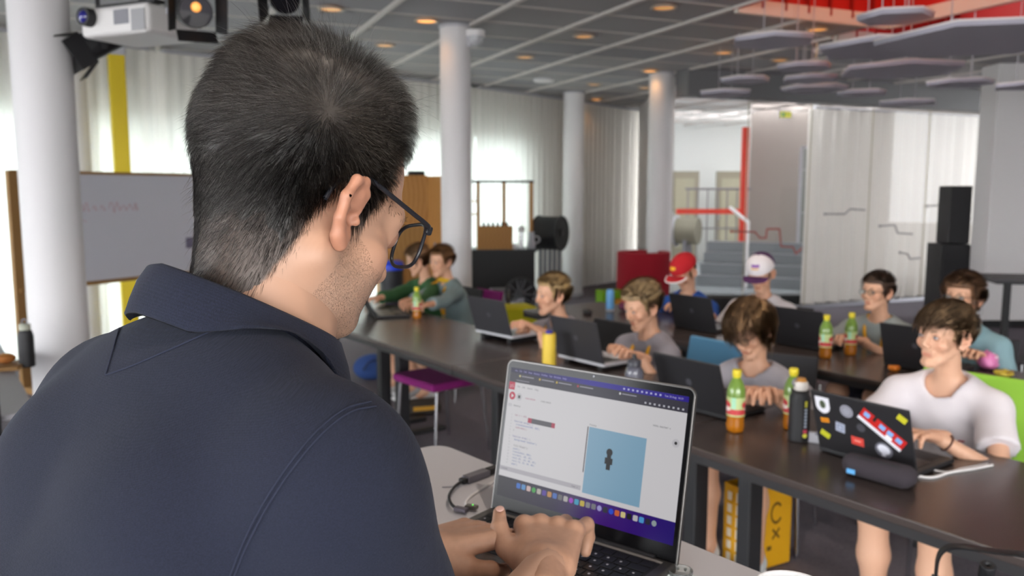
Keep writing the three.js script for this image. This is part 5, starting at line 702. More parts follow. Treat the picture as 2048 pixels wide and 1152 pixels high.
kid({ label: 'person in white shirt wearing a purple and white trucker cap', head: KP(1522, 547, 1.07), lean: 0.18, turn: 0.25, yaw: 0.1, size: 1.1, pitch: 0.5, handL: hd(1.85, 2.02), handR: hd(1.4, 2.0), shirt: 0xc9c4c6, hair: { color: 0x2c2018, n: 500, front: 0.05, nape: -0.085 }, cap: { color: 0x43214e, front: 0xd8d2d4, brim: 0x4a2050, mark: (c, w, h) => { c.fillStyle = '#d8d2d4'; c.fillRect(0, 0, w, h); c.fillStyle = '#7a3f9c'; c.fillRect(24, 6, 80, 16); c.fillStyle = '#d0a04c'; c.fillRect(30, 26, 66, 9); } } });
kid({ label: 'person in grey shirt and glasses bent over behind the ice tea bottle', head: KP(1503, 662, 1.0), lean: 0.26, turn: 0.42, size: 1.3, yaw: -0.35, pitch: 0.45, roll: 0.12, handL: KP(1545, 806, TOP + 0.05), handR: KP(1500, 800, TOP + 0.05), shirt: 0x9a969c, loose: 0.02, hair: { color: 0x6a5034, sideburn: -0.05, nape: -0.09, front: 0.05, thick: 0.016, n: 2600, len: () => 0.085, droop: 0.25, comb: p => V(p.x * 4, p.y > 0.1 ? 0 : -0.9, p.y > 0.06 ? 0.7 : 0.15), vol: (x, y, z) => 0.01 }, glasses: true, neck: 0.062, pole: [0.8, -0.7, -0.1] });
kid({ label: 'person in grey shirt with glasses and orange lanyard on the second row', head: KP(1755, 586, 1.03), hs: 0.93, lean: 0.14, turn: 0.2, yaw: -0.3, pitch: -0.05, handL: KP(1712, 690, TOP + 0.05), handR: KP(1676, 684, TOP + 0.05), shirt: 0x8f9694, hair: { color: 0x2f2118, front: 0.062 }, glasses: true, lanyard: 2, pole: [0.8, -0.7, -0.1] });
kid({ label: 'person in pale teal shirt and glasses by the snack bags', head: KP(1926, 598, 1.055), lean: 0.14, turn: 0.2, yaw: -0.2, size: 1.08, pitch: -0.08, handL: hd(3.1, 2.02), handR: hd(2.75, 1.95), shirt: 0x7c9ca4, loose: 0.018, hair: { color: 0x46301f, n: 2400, mess: 0.5, len: () => 0.05, thick: 0.022, nape: -0.085, front: 0.06, sideburn: -0.03 }, glasses: true });
kid({ label: 'person in white shirt typing at the stickered laptop on the green chair', head: KP(1890, 675, 1.085), lean: 0.14, turn: 0.15, yaw: -0.36, pitch: -0.02, roll: -0.03, handL: KP(1858, 890, TOP + 0.05), handR: KP(1752, 866, TOP + 0.05), shirt: 0xd6d0d4, loose: 0.019, neck: 0.066, neckF: 0.012, size: 1.06, hs: 0.98, skin: 0xd2a488, hair: { color: 0x715b42, n: 2600, front: 0.056, sideburn: -0.002, thick: 0.015, len: p => p.y > 0.05 ? 0.06 : 0.03, comb: p => V(p.x * 0.8, p.y > 0.05 ? -0.15 : -0.8, p.y > 0.05 ? 1.2 : 0.1), droop: 0.16 }, pole: [0.75, -0.75, -0.2], sock: 1, pantsColor: 0x3a3c40,
  extra: (g, k) => { const f = k.front(0.075, k.nb.y - 0.19); part(g, 'chest_tag', rb(0.022, 0.006, 0.003, 0.001, f.x, f.y, f.z), mat(0xa03040, 0.6), 'tiny red chest tag'); const d = k.wri[1].clone().sub(k.elb[1]).normalize(); const t = new THREE.TorusGeometry(0.027, 0.003, 8, 24).applyQuaternion(new THREE.Quaternion().setFromUnitVectors(V(0, 0, 1), d)).translate(...A3(k.wri[1].clone().addScaledVector(d, -0.04))); part(g, 'bracelet', t, mat(0x4a2622, 0.7)); } });
// chairs the children sit on
const chairWho = ['in the green sweater', 'in the teal jacket', 'typing by the yellow green pouf', 'typing by the yellow bottle', 'in the red cap', 'in the trucker cap', 'bent over behind the ice tea bottle', 'with glasses and orange lanyard', 'in the pale teal shirt', 'typing at the stickered laptop'], chairCol = ['grey', 'purple', 'grey', 'blue', 'grey', 'grey', 'grey', 'grey', 'grey', 'green'], colName = { grey: 'black', purple: 'purple', blue: 'light blue', green: 'lime green' };
kidChairColor.forEach(([b, t], i) => { const c = chairCol[i], o = thing('stacking_chair', `${colName[c]} chair under the person ${chairWho[i]}`, 'chair', [b[0] - Math.sin(t) * 0.02 + (c === 'blue' ? 0.06 : 0), 0, b[2] - Math.cos(t) * 0.02 + (c === 'blue' ? 0.08 : 0)], t); part(o, 'seat', chairG.seat, chairMats[c]); const bk = part(o, 'backrest', chairG.back, chairMats[c]); if (c !== 'green') { bk.scale.set(0.86, 0.72, 1); bk.position.y = 0.17; } for (const g of chairG.leg) part(o, 'leg', g, MT.chrome); part(o, 'frame', chairG.frame, MT.chrome); });
// ------------------------------------------------------------------ the teacher in front
{
  const BASE = V(-0.40, 0, -0.518), AZ = 40 * Math.PI / 180, TURN = Math.PI - AZ;
  const man = thing('person', 'person in navy polo shirt and glasses typing at the white desk', 'person', [BASE.x, 0, BASE.z], TURN);
  const M4 = new THREE.Matrix4().makeRotationY(TURN).setPosition(BASE.x, 0, BASE.z), INV = M4.clone().invert();
  const toL = v => v.clone().applyMatrix4(INV), camL = toL(V(0, EYE, 0)), rayL = (x, y) => ray(x, y).normalize().transformDirection(INV);
  const hc = V(0.012, 1.58, 0.325), HS = 1.0, HM = new THREE.Matrix4().compose(hc, new THREE.Quaternion().setFromEuler(new THREE.Euler(0.42, -0.02, 0.0, 'YXZ')), V(HS, HS, HS)), HI = HM.clone().invert();
  const hp = (x, y, z) => V(x, y, z).applyMatrix4(HM);
  const skin = lin(0xb38b73);
  const sh = [V(-0.170, 1.388, 0.215), V(0.15, 1.385, 0.215)], el = [V(-0.15, 1.13, 0.315), V(0.215, 1.15, 0.2)], wr = [V(), V()];
  // hands: placed on the keyboard
  const kR = toL(at(1098, 1062, 1.172)), wRt = toL(at(1092, 1196, 1.158)); const dirR = kR.clone().sub(wRt).normalize(); wr[0].copy(kR).addScaledVector(dirR, -0.09);
  const kL = toL(at(962, 1072, 1.165)), wLt = toL(at(846, 1098, 1.165)); const dirL = kL.clone().sub(wLt).normalize(); wr[1].copy(kL).addScaledVector(dirL, -0.088);
  const sb = hp(0, -0.045, -0.016);
  const torso = (F, e) => { F.ell([0, 0.98, 0.02], [0.155 + e, 0.13 + e, 0.115 + e], 0.06).ell([0, 1.12, 0.07], [0.15 + e, 0.18 + e, 0.11 + e], 0.06).ell([0, 1.28, 0.172], [0.165 + e, 0.18 + e, 0.112 + e], 0.06, [0.38, 0, 0]).ell([0, 1.38, 0.205], [0.14 + e, 0.08 + e, 0.075 + e], 0.06, [0.3, 0, 0]);
    for (const s of [-1, 1]) F.cap([s * 0.04, 1.434, 0.225], [s * 0.135, 1.403, 0.212], 0.046 + e, 0.046 + e, 0.06).ball([s < 0 ? -0.167 : 0.148, 1.378, 0.218], 0.055 + e, 0.04).ell([s * 0.085, 1.325, 0.135], [0.065 + e, 0.085 + e, 0.05 + e], 0.05); };
  const B = new Field(0.03); torso(B, -0.006); B.cap([0.004, 1.42, 0.262], A3(sb), 0.06, 0.055, 0.03).cap([0.004, 1.41, 0.27], A3(hp(0, -0.07, 0.02)), 0.05, 0.047, 0.03);
  [0, 1].forEach(i => { B.cap(A3(sh[i]), A3(el[i]), 0.05, 0.041).cap(A3(el[i]), A3(wr[i]), 0.042, 0.027, 0.015); const s = i ? 1 : -1; B.cap([s * 0.09, 0.95, 0.02], [s * 0.1, 0.5, 0.03], 0.085, 0.058).cap([s * 0.1, 0.5, 0.03], [s * 0.1, 0.09, 0], 0.056, 0.038); });
  const body = [paint(nets((x, y, z) => B.d(x, y, z), [-0.42, 0.05, -0.2], [0.45, 1.66, 0.72], 0.01), () => skin)];
  // head
  const line = z => z > 0.052 ? 0.086 : z > 0.03 ? 0.01 + 0.076 * sstep(0.03, 0.052, z) : z > 0.012 ? -0.008 : z > -0.01 ? 0.03 : 0.03 - 0.132 * sstep(-0.012, -0.05, z);
  const MH = headField(true); MH.cap([0, -0.03, -0.024], [0, -0.14, -0.004], 0.056, 0.054, 0.03);
  const sk = (x, y, z) => { const c = skinAt(skin)(x, y, z), n = noise3(x * 260, y * 260, z * 260), st = sstep(-0.02, -0.05, y) * sstep(-0.012, 0.02, z) * sstep(-0.135, -0.1, y); const c2 = mixc(c, [0.30, 0.22, 0.17], st * (0.34 + 0.14 * n)); return mixc(c2, [0.05, 0.04, 0.035], 0.92 * sstep(-0.006, 0.008, y - line(z) + 0.004 * n)); };
  const put = (g, f) => { paint(g, f); g.applyMatrix4(HM); body.push(g); };
  put(nets((x, y, z) => MH.d(x, y, z), [-0.1, -0.18, -0.13], [0.1, 0.15, 0.135], 0.0026), sk);
  for (const s of [-1, 1]) { const E = earField(s); const eg = nets((x, y, z) => E.d(x, y, z), [Math.min(s * 0.058, s * 0.1), -0.045, -0.03], [Math.max(s * 0.058, s * 0.1), 0.045, 0.025], 0.0014); eg.translate(-s * 0.07, 0, 0).scale(0.95, 0.93, 0.9).translate(s * 0.07, -0.001, -0.002); put(eg, (x, y, z) => { const n = 1 + 0.05 * noise3(x * 200, y * 200, z * 200); return [skin[0] * 1.02 * n, skin[1] * 0.82 * n, skin[2] * 0.77 * n]; }); const e = eyeGeo(s, skin, lin(0x3c3a30), 0.2); e.deleteAttribute('uv'); e.applyMatrix4(HM); body.push(e); }
  // hands
  const handSkin = (x, y, z) => { const n = noise3(x * 160, y * 160, z * 160) * 0.07 + noise3(x * 420, y * 420, z * 420) * 0.04; return [skin[0] * (0.97 + n), skin[1] * (0.93 + n), skin[2] * (0.9 + n)]; };
  const nailC = [0.72, 0.45, 0.38];
  const HR = handField({ fk: 0.003, curl: [[0.6, 1.0, 0.6], [0.55, 1.0, 0.6], [0.3, 1.15, 0.6], [0.15, 1.2, 0.6]], spread: [0.14, 0.0, -0.22, -0.5], thumb: [[0.022, -0.008, 0.02], [0.05, 0.0, 0.046], [0.06, 0.012, 0.07], [0.062, 0.02, 0.094]] });
  for (let i = 0; i < 4; i++) HR.ball([[0.031, 0.0105, -0.0115, -0.031][i], 0.0085, [0.088, 0.092, 0.087, 0.078][i]], 0.0118, 0.006);
  const HL = handField({ fk: 0.003, curl: [[0.25, 0.6, 0.35], [0.3, 0.65, 0.4], [0.35, 0.75, 0.4], [0.35, 0.8, 0.4]], spread: [0.22, 0.03, -0.12, -0.3], thumb: [[0.02, -0.01, 0.015], [0.042, -0.018, 0.045], [0.046, -0.026, 0.075], [0.036, -0.036, 0.098]] });
  const hgR = nets((x, y, z) => HR.d(x, y, z), [-0.065, -0.11, -0.085], [0.08, 0.04, 0.165], 0.0022); put2(hgR, wr[0], dirR, V(0, 1, 0), handSkin);
  const hgL = nets((x, y, z) => HL.d(-x, y, z), [-0.08, -0.11, -0.085], [0.065, 0.04, 0.175], 0.0022); put2(hgL, wr[1], dirL, V(0, 1, 0.25), handSkin);
  function put2(g, at_, dir, up, f) { paint(g, f); const k = 1.02; g.scale(k, k, k); body.push(limbTo(g, at_, dir, up)); }
  const nail = (h, p, q, up) => { const g = new THREE.SphereGeometry(0.006, 14, 8); g.scale(0.9, 0.25, 1.25); g.deleteAttribute('uv'); paint(g, () => nailC); return g.translate(p[0], p[1], p[2]); };
  { const g = nail(0, [0.062, 0.0285, 0.091]); body.push(limbTo(g, wr[0], dirR, V(0, 1, 0))); const g2 = nail(0, [-0.0375, -0.0275, 0.097]); body.push(limbTo(g2, wr[1], dirL, V(0, 1, 0.25))); }
  part(man, 'body', mergeIdx(body), skinMat);
  // polo shirt
  const S = new Field(0.04), pique = dataTex(256, (u, v, x, y) => { const k = 128 + 60 * Math.sin(x * Math.PI / 2 + (rnd() - 0.5) * 1.6) * Math.sin(y * Math.PI / 2 + (rnd() - 0.5) * 1.6) + (rnd() - 0.5) * 110; return [k, k, k]; }, false);
  const navyTex = dataTex(256, (u, v, x, y) => { const w = (rnd() - 0.5) * 17 + 3 * Math.sin(y * Math.PI / 2); return [20 + w, 25 + w, 43 + w * 1.2]; });
  const navy = new THREE.MeshPhysicalMaterial({ map: navyTex, roughness: 0.95, bumpMap: pique, bumpScale: 0.0005, sheen: 0.12, sheenColor: new THREE.Color(0.35, 0.4, 0.55), sheenRoughness: 0.6 });
  torso(S, 0.008);
  const sleeve = (x, y, z) => { let r = 1e9; for (let i = 0; i < 2; i++) { const a = sh[i], b = el[i], dx = b.x - a.x, dy = b.y - a.y, dz = b.z - a.z, L = Math.hypot(dx, dy, dz), h0 = ((x - a.x) * dx + (y - a.y) * dy + (z - a.z) * dz) / L, h = Math.max(0, Math.min(L * 0.86, h0)); const qx = x - a.x - dx / L * h, qy = y - a.y - dy / L * h, qz = z - a.z - dz / L * h; r = Math.min(r, Math.max(Math.hypot(qx, qy, qz) - 0.062 - 0.012 * h / L, h0 - L * 0.86)); } return r; };
  S.fn(sleeve, 0.035); S.cap([0.004, 1.46, 0.262], A3(sb.clone().add(V(0, 0.08, 0.02))), 0.062, 0.085, 0.01).sub();
  const shirtD = (x, y, z) => { let d = S.d(x, y, z); if (Math.abs(d) < 0.05) { d += 0.0022 * noise3(x * 9 + 5, y * 8, z * 9) + 0.0018 * Math.sin((y * 0.9 - x * 0.5 + z * 0.8) * 60 + 4 * noise3(x * 6, y * 6, z * 6)) * sstep(1.42, 1.25, y); } return Math.max(d, 0.93 - y); };
  const ringUV = (x, y, z) => [Math.atan2(x, 0.3 - z + 0.25) * 0.33 * 16, (y - z * 0.4) * 16];
  part(man, 'polo_shirt', nets(shirtD, [-0.34, 0.88, -0.1], [0.42, 1.58, 0.46], 0.0065, ringUV), navy);
  const hit = (x, y) => { const d = rayL(x, y), p = camL.clone(); for (let k = 0; k < 160; k++) { const e = shirtD(p.x, p.y, p.z); if (e < 0.0006) break; p.addScaledVector(d, Math.max(0.0006, e * 0.7)); if (p.distanceTo(camL) > 1.3) return null; } return p; };
  const seamM = mat(0x202538, 0.95);
  const seam = (pts, name) => { const c = new THREE.CatmullRomCurve3(pts.map(p => new THREE.Vector3(p[0], p[1], 0))); const v = c.getPoints(40).map(p => hit(p.x, p.y)).filter(p => p); part(man, name, new THREE.TubeGeometry(new THREE.CatmullRomCurve3(v), 80, 0.0008, 5), seamM); };
  seam([[254, 606], [240, 650], [224, 705], [211, 750]], 'yoke_seam'); seam([[211, 750], [260, 733], [330, 703], [400, 672], [470, 640], [496, 630]], 'yoke_seam');
  seam([[752, 812], [705, 822], [650, 862], [585, 938], [528, 1025], [490, 1100], [466, 1160]], 'sleeve_seam'); seam([[742, 803], [696, 815], [640, 856], [576, 932], [519, 1020], [481, 1098], [457, 1160]], 'sleeve_seam');
  // folded collar round the neck
  const col = (() => {
    const prof = [[-0.003, -0.034], [-0.001, -0.014], [0.002, 0.0], [0.006, 0.0035], [0.011, 0.001], [0.017, -0.012], [0.023, -0.03], [0.0265, -0.043], [0.0235, -0.0445], [0.018, -0.03], [0.011, -0.014], [0.006, -0.006], [0.003, -0.034]], N = 72, pos = [], idx = [], uv = [];
    for (let i = 0; i <= N; i++) { const f = (i / N * 2 - 1) * 2.72, drop = 1 + 0.55 * sstep(1.5, 2.72, Math.abs(f)); for (let j = 0; j < prof.length; j++) { const [dr, dy] = prof[j], wob = 0.0015 * noise3(f * 2, j, 3); const rx = 0.064 + dr + wob, rz = 0.073 + dr + wob; const z = -rz * Math.cos(f), x = rx * Math.sin(f); pos.push(x + 0.006, 1.497 - 0.52 * z + (j > 4 && j < 10 ? dy * drop : dy) - 0.006 * Math.abs(Math.sin(f)), 0.266 + z + dy * 0.1); uv.push(f * 1.1, j * 0.08); } }
    for (let q = 0; q < pos.length; q += 3) { const j = (q / 3) % prof.length; if (j < 4 || j > 10) continue; const want = j <= 7 ? 0.005 : 0.0025; for (let k = 0; k < 3; k++) { const e = 0.002, x = pos[q], y = pos[q + 1], z = pos[q + 2], d = shirtD(x, y, z); if (d >= want) break; const n = V(shirtD(x + e, y, z) - d, shirtD(x, y + e, z) - d, shirtD(x, y, z + e) - d).normalize(); pos[q] += n.x * (want - d); pos[q + 1] += n.y * (want - d); pos[q + 2] += n.z * (want - d); } }
    const n = prof.length; for (let i = 0; i < N; i++) for (let j = 0; j < n - 1; j++) { const a = i * n + j; idx.push(a, a + n, a + 1, a + 1, a + n, a + n + 1); }
    const g = new THREE.BufferGeometry(); g.setAttribute('position', new THREE.Float32BufferAttribute(pos, 3)); g.setAttribute('uv', new THREE.Float32BufferAttribute(uv, 2)); g.setIndex(idx); g.computeVertexNormals(); return g;
  })();
  part(man, 'collar', col, navy);
  // trousers, shoes
  const P = new Field(0.04); P.ell([0, 0.95, 0.02], [0.165, 0.12, 0.125]); for (const s of [-1, 1]) P.cap([s * 0.09, 0.93, 0.02], [s * 0.1, 0.5, 0.03], 0.095, 0.072).cap([s * 0.1, 0.5, 0.03], [s * 0.1, 0.09, 0], 0.07, 0.055);
  part(man, 'trousers', nets((x, y, z) => Math.max(P.d(x, y, z), 0.05 - y), [-0.26, 0.03, -0.2], [0.26, 1.1, 0.2], 0.014), cloth(0x262a33));
  for (const s of [-1, 1]) { const f = new Field(0.02); f.cap([s * 0.1, 0.05, -0.03], [s * 0.11, 0.045, 0.16], 0.045, 0.04); const m = part(man, 'shoe', nets((x, y, z) => Math.max(f.d(x, y, z), 0.004 - y), [s * 0.105 - 0.07, -0.01, -0.1], [s * 0.105 + 0.07, 0.12, 0.23], 0.009), MT.black); part(m, 'sole', rb(0.09, 0.022, 0.28, 0.01, s * 0.105, 0.012, 0.065), MT.white); }
  // hair: under-layer plus combed strands turning round the crown whorl
  const hitHead = (x, y) => { const d = rayL(x, y).transformDirection(HI), p = camL.clone().applyMatrix4(HI); for (let k = 0; k < 80; k++) { const e = MH.d(p.x, p.y, p.z) - 0.012; if (e < 0.0005) break; p.addScaledVector(d, e * 0.8); } return p; };
  const WH = hitHead(668, 205); 
  const nearWh = (x, y, z) => Math.exp(-((x - WH.x) ** 2 + (y - WH.y) ** 2 + (z - WH.z) ** 2) / 0.0016);
  const topness = (y, z) => sstep(0.075, 0.125, y + 0.12 * Math.max(0, z)), vol = (x, y, z) => (1 - 0.6 * nearWh(x, y, z)) * vol0(x, y, z), vol0 = (x, y, z) => 0.002 + 0.005 * sstep(-0.07, 0.0, y) + 0.010 * sstep(0.0, 0.09, y) * (1 - 0.6 * sstep(0.02, 0.07, z)) + 0.022 * topness(y, z) * (1 - 0.75 * sstep(0.01, 0.08, z)) - 0.009 * sstep(-0.03, 0.04, z) * (1 - topness(y, z));
  const cap = nets((x, y, z) => { const d = MH.d(x, y, z); return Math.abs(d) > 0.06 ? d : d - (sstep(-0.008, 0.03, y - line(z)) * (vol(x, y, z) * 0.62 + 0.0012 * noise3(x * 150, y * 90, z * 150)) - 0.003); }, [-0.13, -0.14, -0.15], [0.13, 0.185, 0.15], 0.0036);
  paint(cap, (x, y, z) => { const n = 1 + 0.5 * noise3(x * 240, y * 90, z * 240); return [0.035 * n, 0.029 * n, 0.025 * n]; });
  const grey = p => 0.36 + 0.3 * sstep(0.05, 0.075, Math.abs(p.x)) * sstep(-0.06, -0.02, p.z) + 0.12 * sstep(0.02, -0.05, p.y);
  const hairCol = p => { const k = rr(0.6, 1.5); if (rnd() < grey(p)) { const q = rr(0.5, 0.95); return [q, q * 0.95, q * 0.9]; } return [0.15 * k, 0.126 * k, 0.11 * k]; };
  const comb = (p) => { const t = V(p.x - WH.x, p.y - WH.y, p.z - WH.z); const L = t.length() + 1e-4; t.multiplyScalar(1 / L); const sw = V(t.z, 0, -t.x).multiplyScalar(0.35 * Math.exp(-L / 0.04)); return t.add(sw).add(V(0, p.y < 0.02 ? -0.7 : 0, p.z > 0 && p.y > 0.07 ? 0.35 : p.y < 0.03 && p.z > -0.03 ? -0.25 : 0)); };
  const H1 = strands(MH, 42000, [0, 0.03, -0.012], { segs: 3, accept: p => p.y > line(p.z) - 0.002, len: p => 0.011 + (0.012 * sstep(-0.05, 0.05, p.y)) * (1 - 0.8 * sstep(-0.02, 0.04, p.z)) + 0.03 * topness(p.y, p.z) * (1 - 0.6 * sstep(0.03, 0.09, p.z)), width: 0.00013, lift: p => 0.28 + 0.1 * topness(p.y, p.z) - 0.18 * sstep(-0.01, 0.05, p.z), mess: 0.22, follow: 0.4, droop: 0.02, rise: (s, t) => vol(s.x, s.y, s.z) * (0.75 + 0.35 * t), comb, color: hairCol });
  const H2 = strands(MH, 800, [0, 0.03, -0.012], { segs: 5, accept: p => p.y > line(p.z) + 0.02, len: p => 0.022 + 0.035 * topness(p.y, p.z), width: 0.00012, lift: p => 0.6, mess: 0.4, follow: 0.15, droop: 0.02, rise: (s, t) => vol(s.x, s.y, s.z) * 0.9, comb, color: hairCol });
  const hg = mergeIdx([cap, H1, H2]); hg.applyMatrix4(HM); part(man, 'hair', hg, hairMat, 'short dark hair with grey strands');
  const beard = strands(MH, 19000, [0, -0.03, 0.01], { segs: 2, accept: p => p.y < -0.012 - 0.02 * sstep(0.03, 0.06, p.z) && p.y > -0.125 && p.z > 0.002 - 0.25 * (p.y + 0.05) * 0 && !(p.z > 0.085 && p.y > -0.045) && p.z > 0.006 - sstep(-0.05, -0.09, p.y) * 0.012, len: () => 0.0014, width: 0.0001, lift: () => 0.35, mess: 0.3, follow: 0.3, rise: () => 0.0003, comb: () => V(0, -1, 0.1), color: () => { const k = rr(0.5, 1.6); return [0.09 * k, 0.07 * k, 0.055 * k]; } });
  beard.applyMatrix4(HM); part(man, 'stubble', beard, hairMat);
  const fuzz = strands(MH, 700, [0, 0.0, -0.02], { segs: 2, accept: p => p.y < line(p.z) && p.y > line(p.z) - 0.022 && p.z < -0.02, len: () => 0.008, width: 0.00012, lift: () => 0.3, mess: 0.3, follow: 0.3, rise: () => 0.0006, comb: p => V(p.x, -1, 0.1), color: hairCol }); fuzz.applyMatrix4(HM); part(man, 'nape_hair', fuzz, hairMat);
  for (const s of [-1, 1]) { const browG = strands(MH, 260, [s * 0.02, 0.02, 0.03], { segs: 2, accept: p => p.z > 0.055 && p.x * s > 0.012 && p.y > 0.022 && p.y < 0.034, len: () => 0.009, width: 0.00022, lift: () => 0.25, mess: 0.2, follow: 0.3, rise: () => 0.0012, comb: p => V(Math.sign(p.x), 0.1, -0.4), color: () => [0.03, 0.024, 0.02] }); browG.applyMatrix4(HM); part(man, 'eyebrow', browG, hairMat); }
  // glasses
  const fr = mat(0x1b1c22, 0.35), gl = (name, g, m, l) => { g.translate(0, 0.006, 0); g.applyMatrix4(HM); return part(man, name, g, m, l); };
  for (const s of [-1, 1]) {
    const pts = []; for (let k = 0; k < 28; k++) { const a = k / 28 * 6.283, c = Math.cos(a), n = Math.sin(a), e = 0.62, X = Math.sign(c) * Math.abs(c) ** e * 0.0275, Y = Math.sign(n) * Math.abs(n) ** e * 0.0215; pts.push(V(s * 0.035 + X, 0.006 + Y * (n < 0 ? 1.12 : 1), 0.1165 - 0.012 * ((Math.abs(s * 0.035 + X)) / 0.06) ** 2)); }
    gl('spectacle_rim', tube(pts, 0.0019, 60, 8, true), fr); 
    const shp = new THREE.ShapeGeometry(new THREE.Shape(pts.map(p => new THREE.Vector2(p.x, p.y)))); { const q = shp.attributes.position; for (let i = 0; i < q.count; i++) q.setZ(i, 0.1165 - 0.012 * (Math.abs(q.getX(i)) / 0.06) ** 2); } gl('spectacle_lens', shp, MT.glass);
    gl('spectacle_temple', merge([tube([[s * 0.0605, 0.02, 0.1065], [s * 0.068, 0.0215, 0.1], [s * 0.0735, 0.024, 0.07], [s * 0.077, 0.0295, 0.02], [s * 0.0775, 0.031, 0.004]], 0.0026, 30, 6), tube([[s * 0.0775, 0.031, 0.004], [s * 0.0752, 0.027, -0.008], [s * 0.0745, 0.01, -0.022], [s * 0.0755, -0.004, -0.027]], 0.0024, 20, 6), rb(0.006, 0.009, 0.008, 0.002, s * 0.0635, 0.0195, 0.105)]), fr);
  }
  gl('spectacle_bridge', tube([[-0.0085, 0.012, 0.116], [0, 0.015, 0.118], [0.0085, 0.012, 0.116]], 0.0018, 14, 6), fr);
}
// ------------------------------------------------------------------ the teacher's desk and what is on it
const DESK = 1.11, E1 = [0.645, 0.764], E2 = [-0.764, 0.645], DA = Math.atan2(-E1[1], E1[0]);
{
  const C0 = at(880, 887, DESK), L = 1.45, D = 0.67, c = [C0.x + E1[0] * L / 2 + E2[0] * D / 2, C0.z + E1[1] * L / 2 + E2[1] * D / 2];
  const o = thing('standing_desk', 'white standing desk with rounded corners under the open laptop', 'desk', [c[0], 0, c[1]], DA);
  const shp = new THREE.Shape(), hw = L / 2, hd2 = D / 2, r = 0.035; shp.moveTo(-hw + r, -hd2).lineTo(hw - r, -hd2).absarc(hw - r, -hd2 + r, r, -Math.PI / 2, 0).lineTo(hw, hd2 - r).absarc(hw - r, hd2 - r, r, 0, Math.PI / 2).lineTo(-hw + r, hd2).absarc(-hw + r, hd2 - r, r, Math.PI / 2, Math.PI).lineTo(-hw, -hd2 + r).absarc(-hw + r, -hd2 + r, r, Math.PI, Math.PI * 1.5);
  const g = new THREE.ExtrudeGeometry(shp, { depth: 0.019, bevelEnabled: true, bevelSize: 0.003, bevelThickness: 0.003, bevelSegments: 2, curveSegments: 10 }); g.rotateX(Math.PI / 2).translate(0, DESK - 0.003, 0); part(o, 'tabletop', g, mat(0xd0ced2, 0.28));
  for (const sx of [-1, 1]) { part(o, 'leg', rb(0.07, DESK - 0.06, 0.07, 0.008, sx * 0.55, (DESK - 0.06) / 2 + 0.025, -0.05), MT.lightgrey); part(o, 'foot', rb(0.08, 0.03, 0.6, 0.01, sx * 0.55, 0.016, 0), MT.lightgrey); } part(o, 'crossbar', bx(1.05, 0.05, 0.03, 0, DESK - 0.06, -0.05), MT.lightgrey);
}
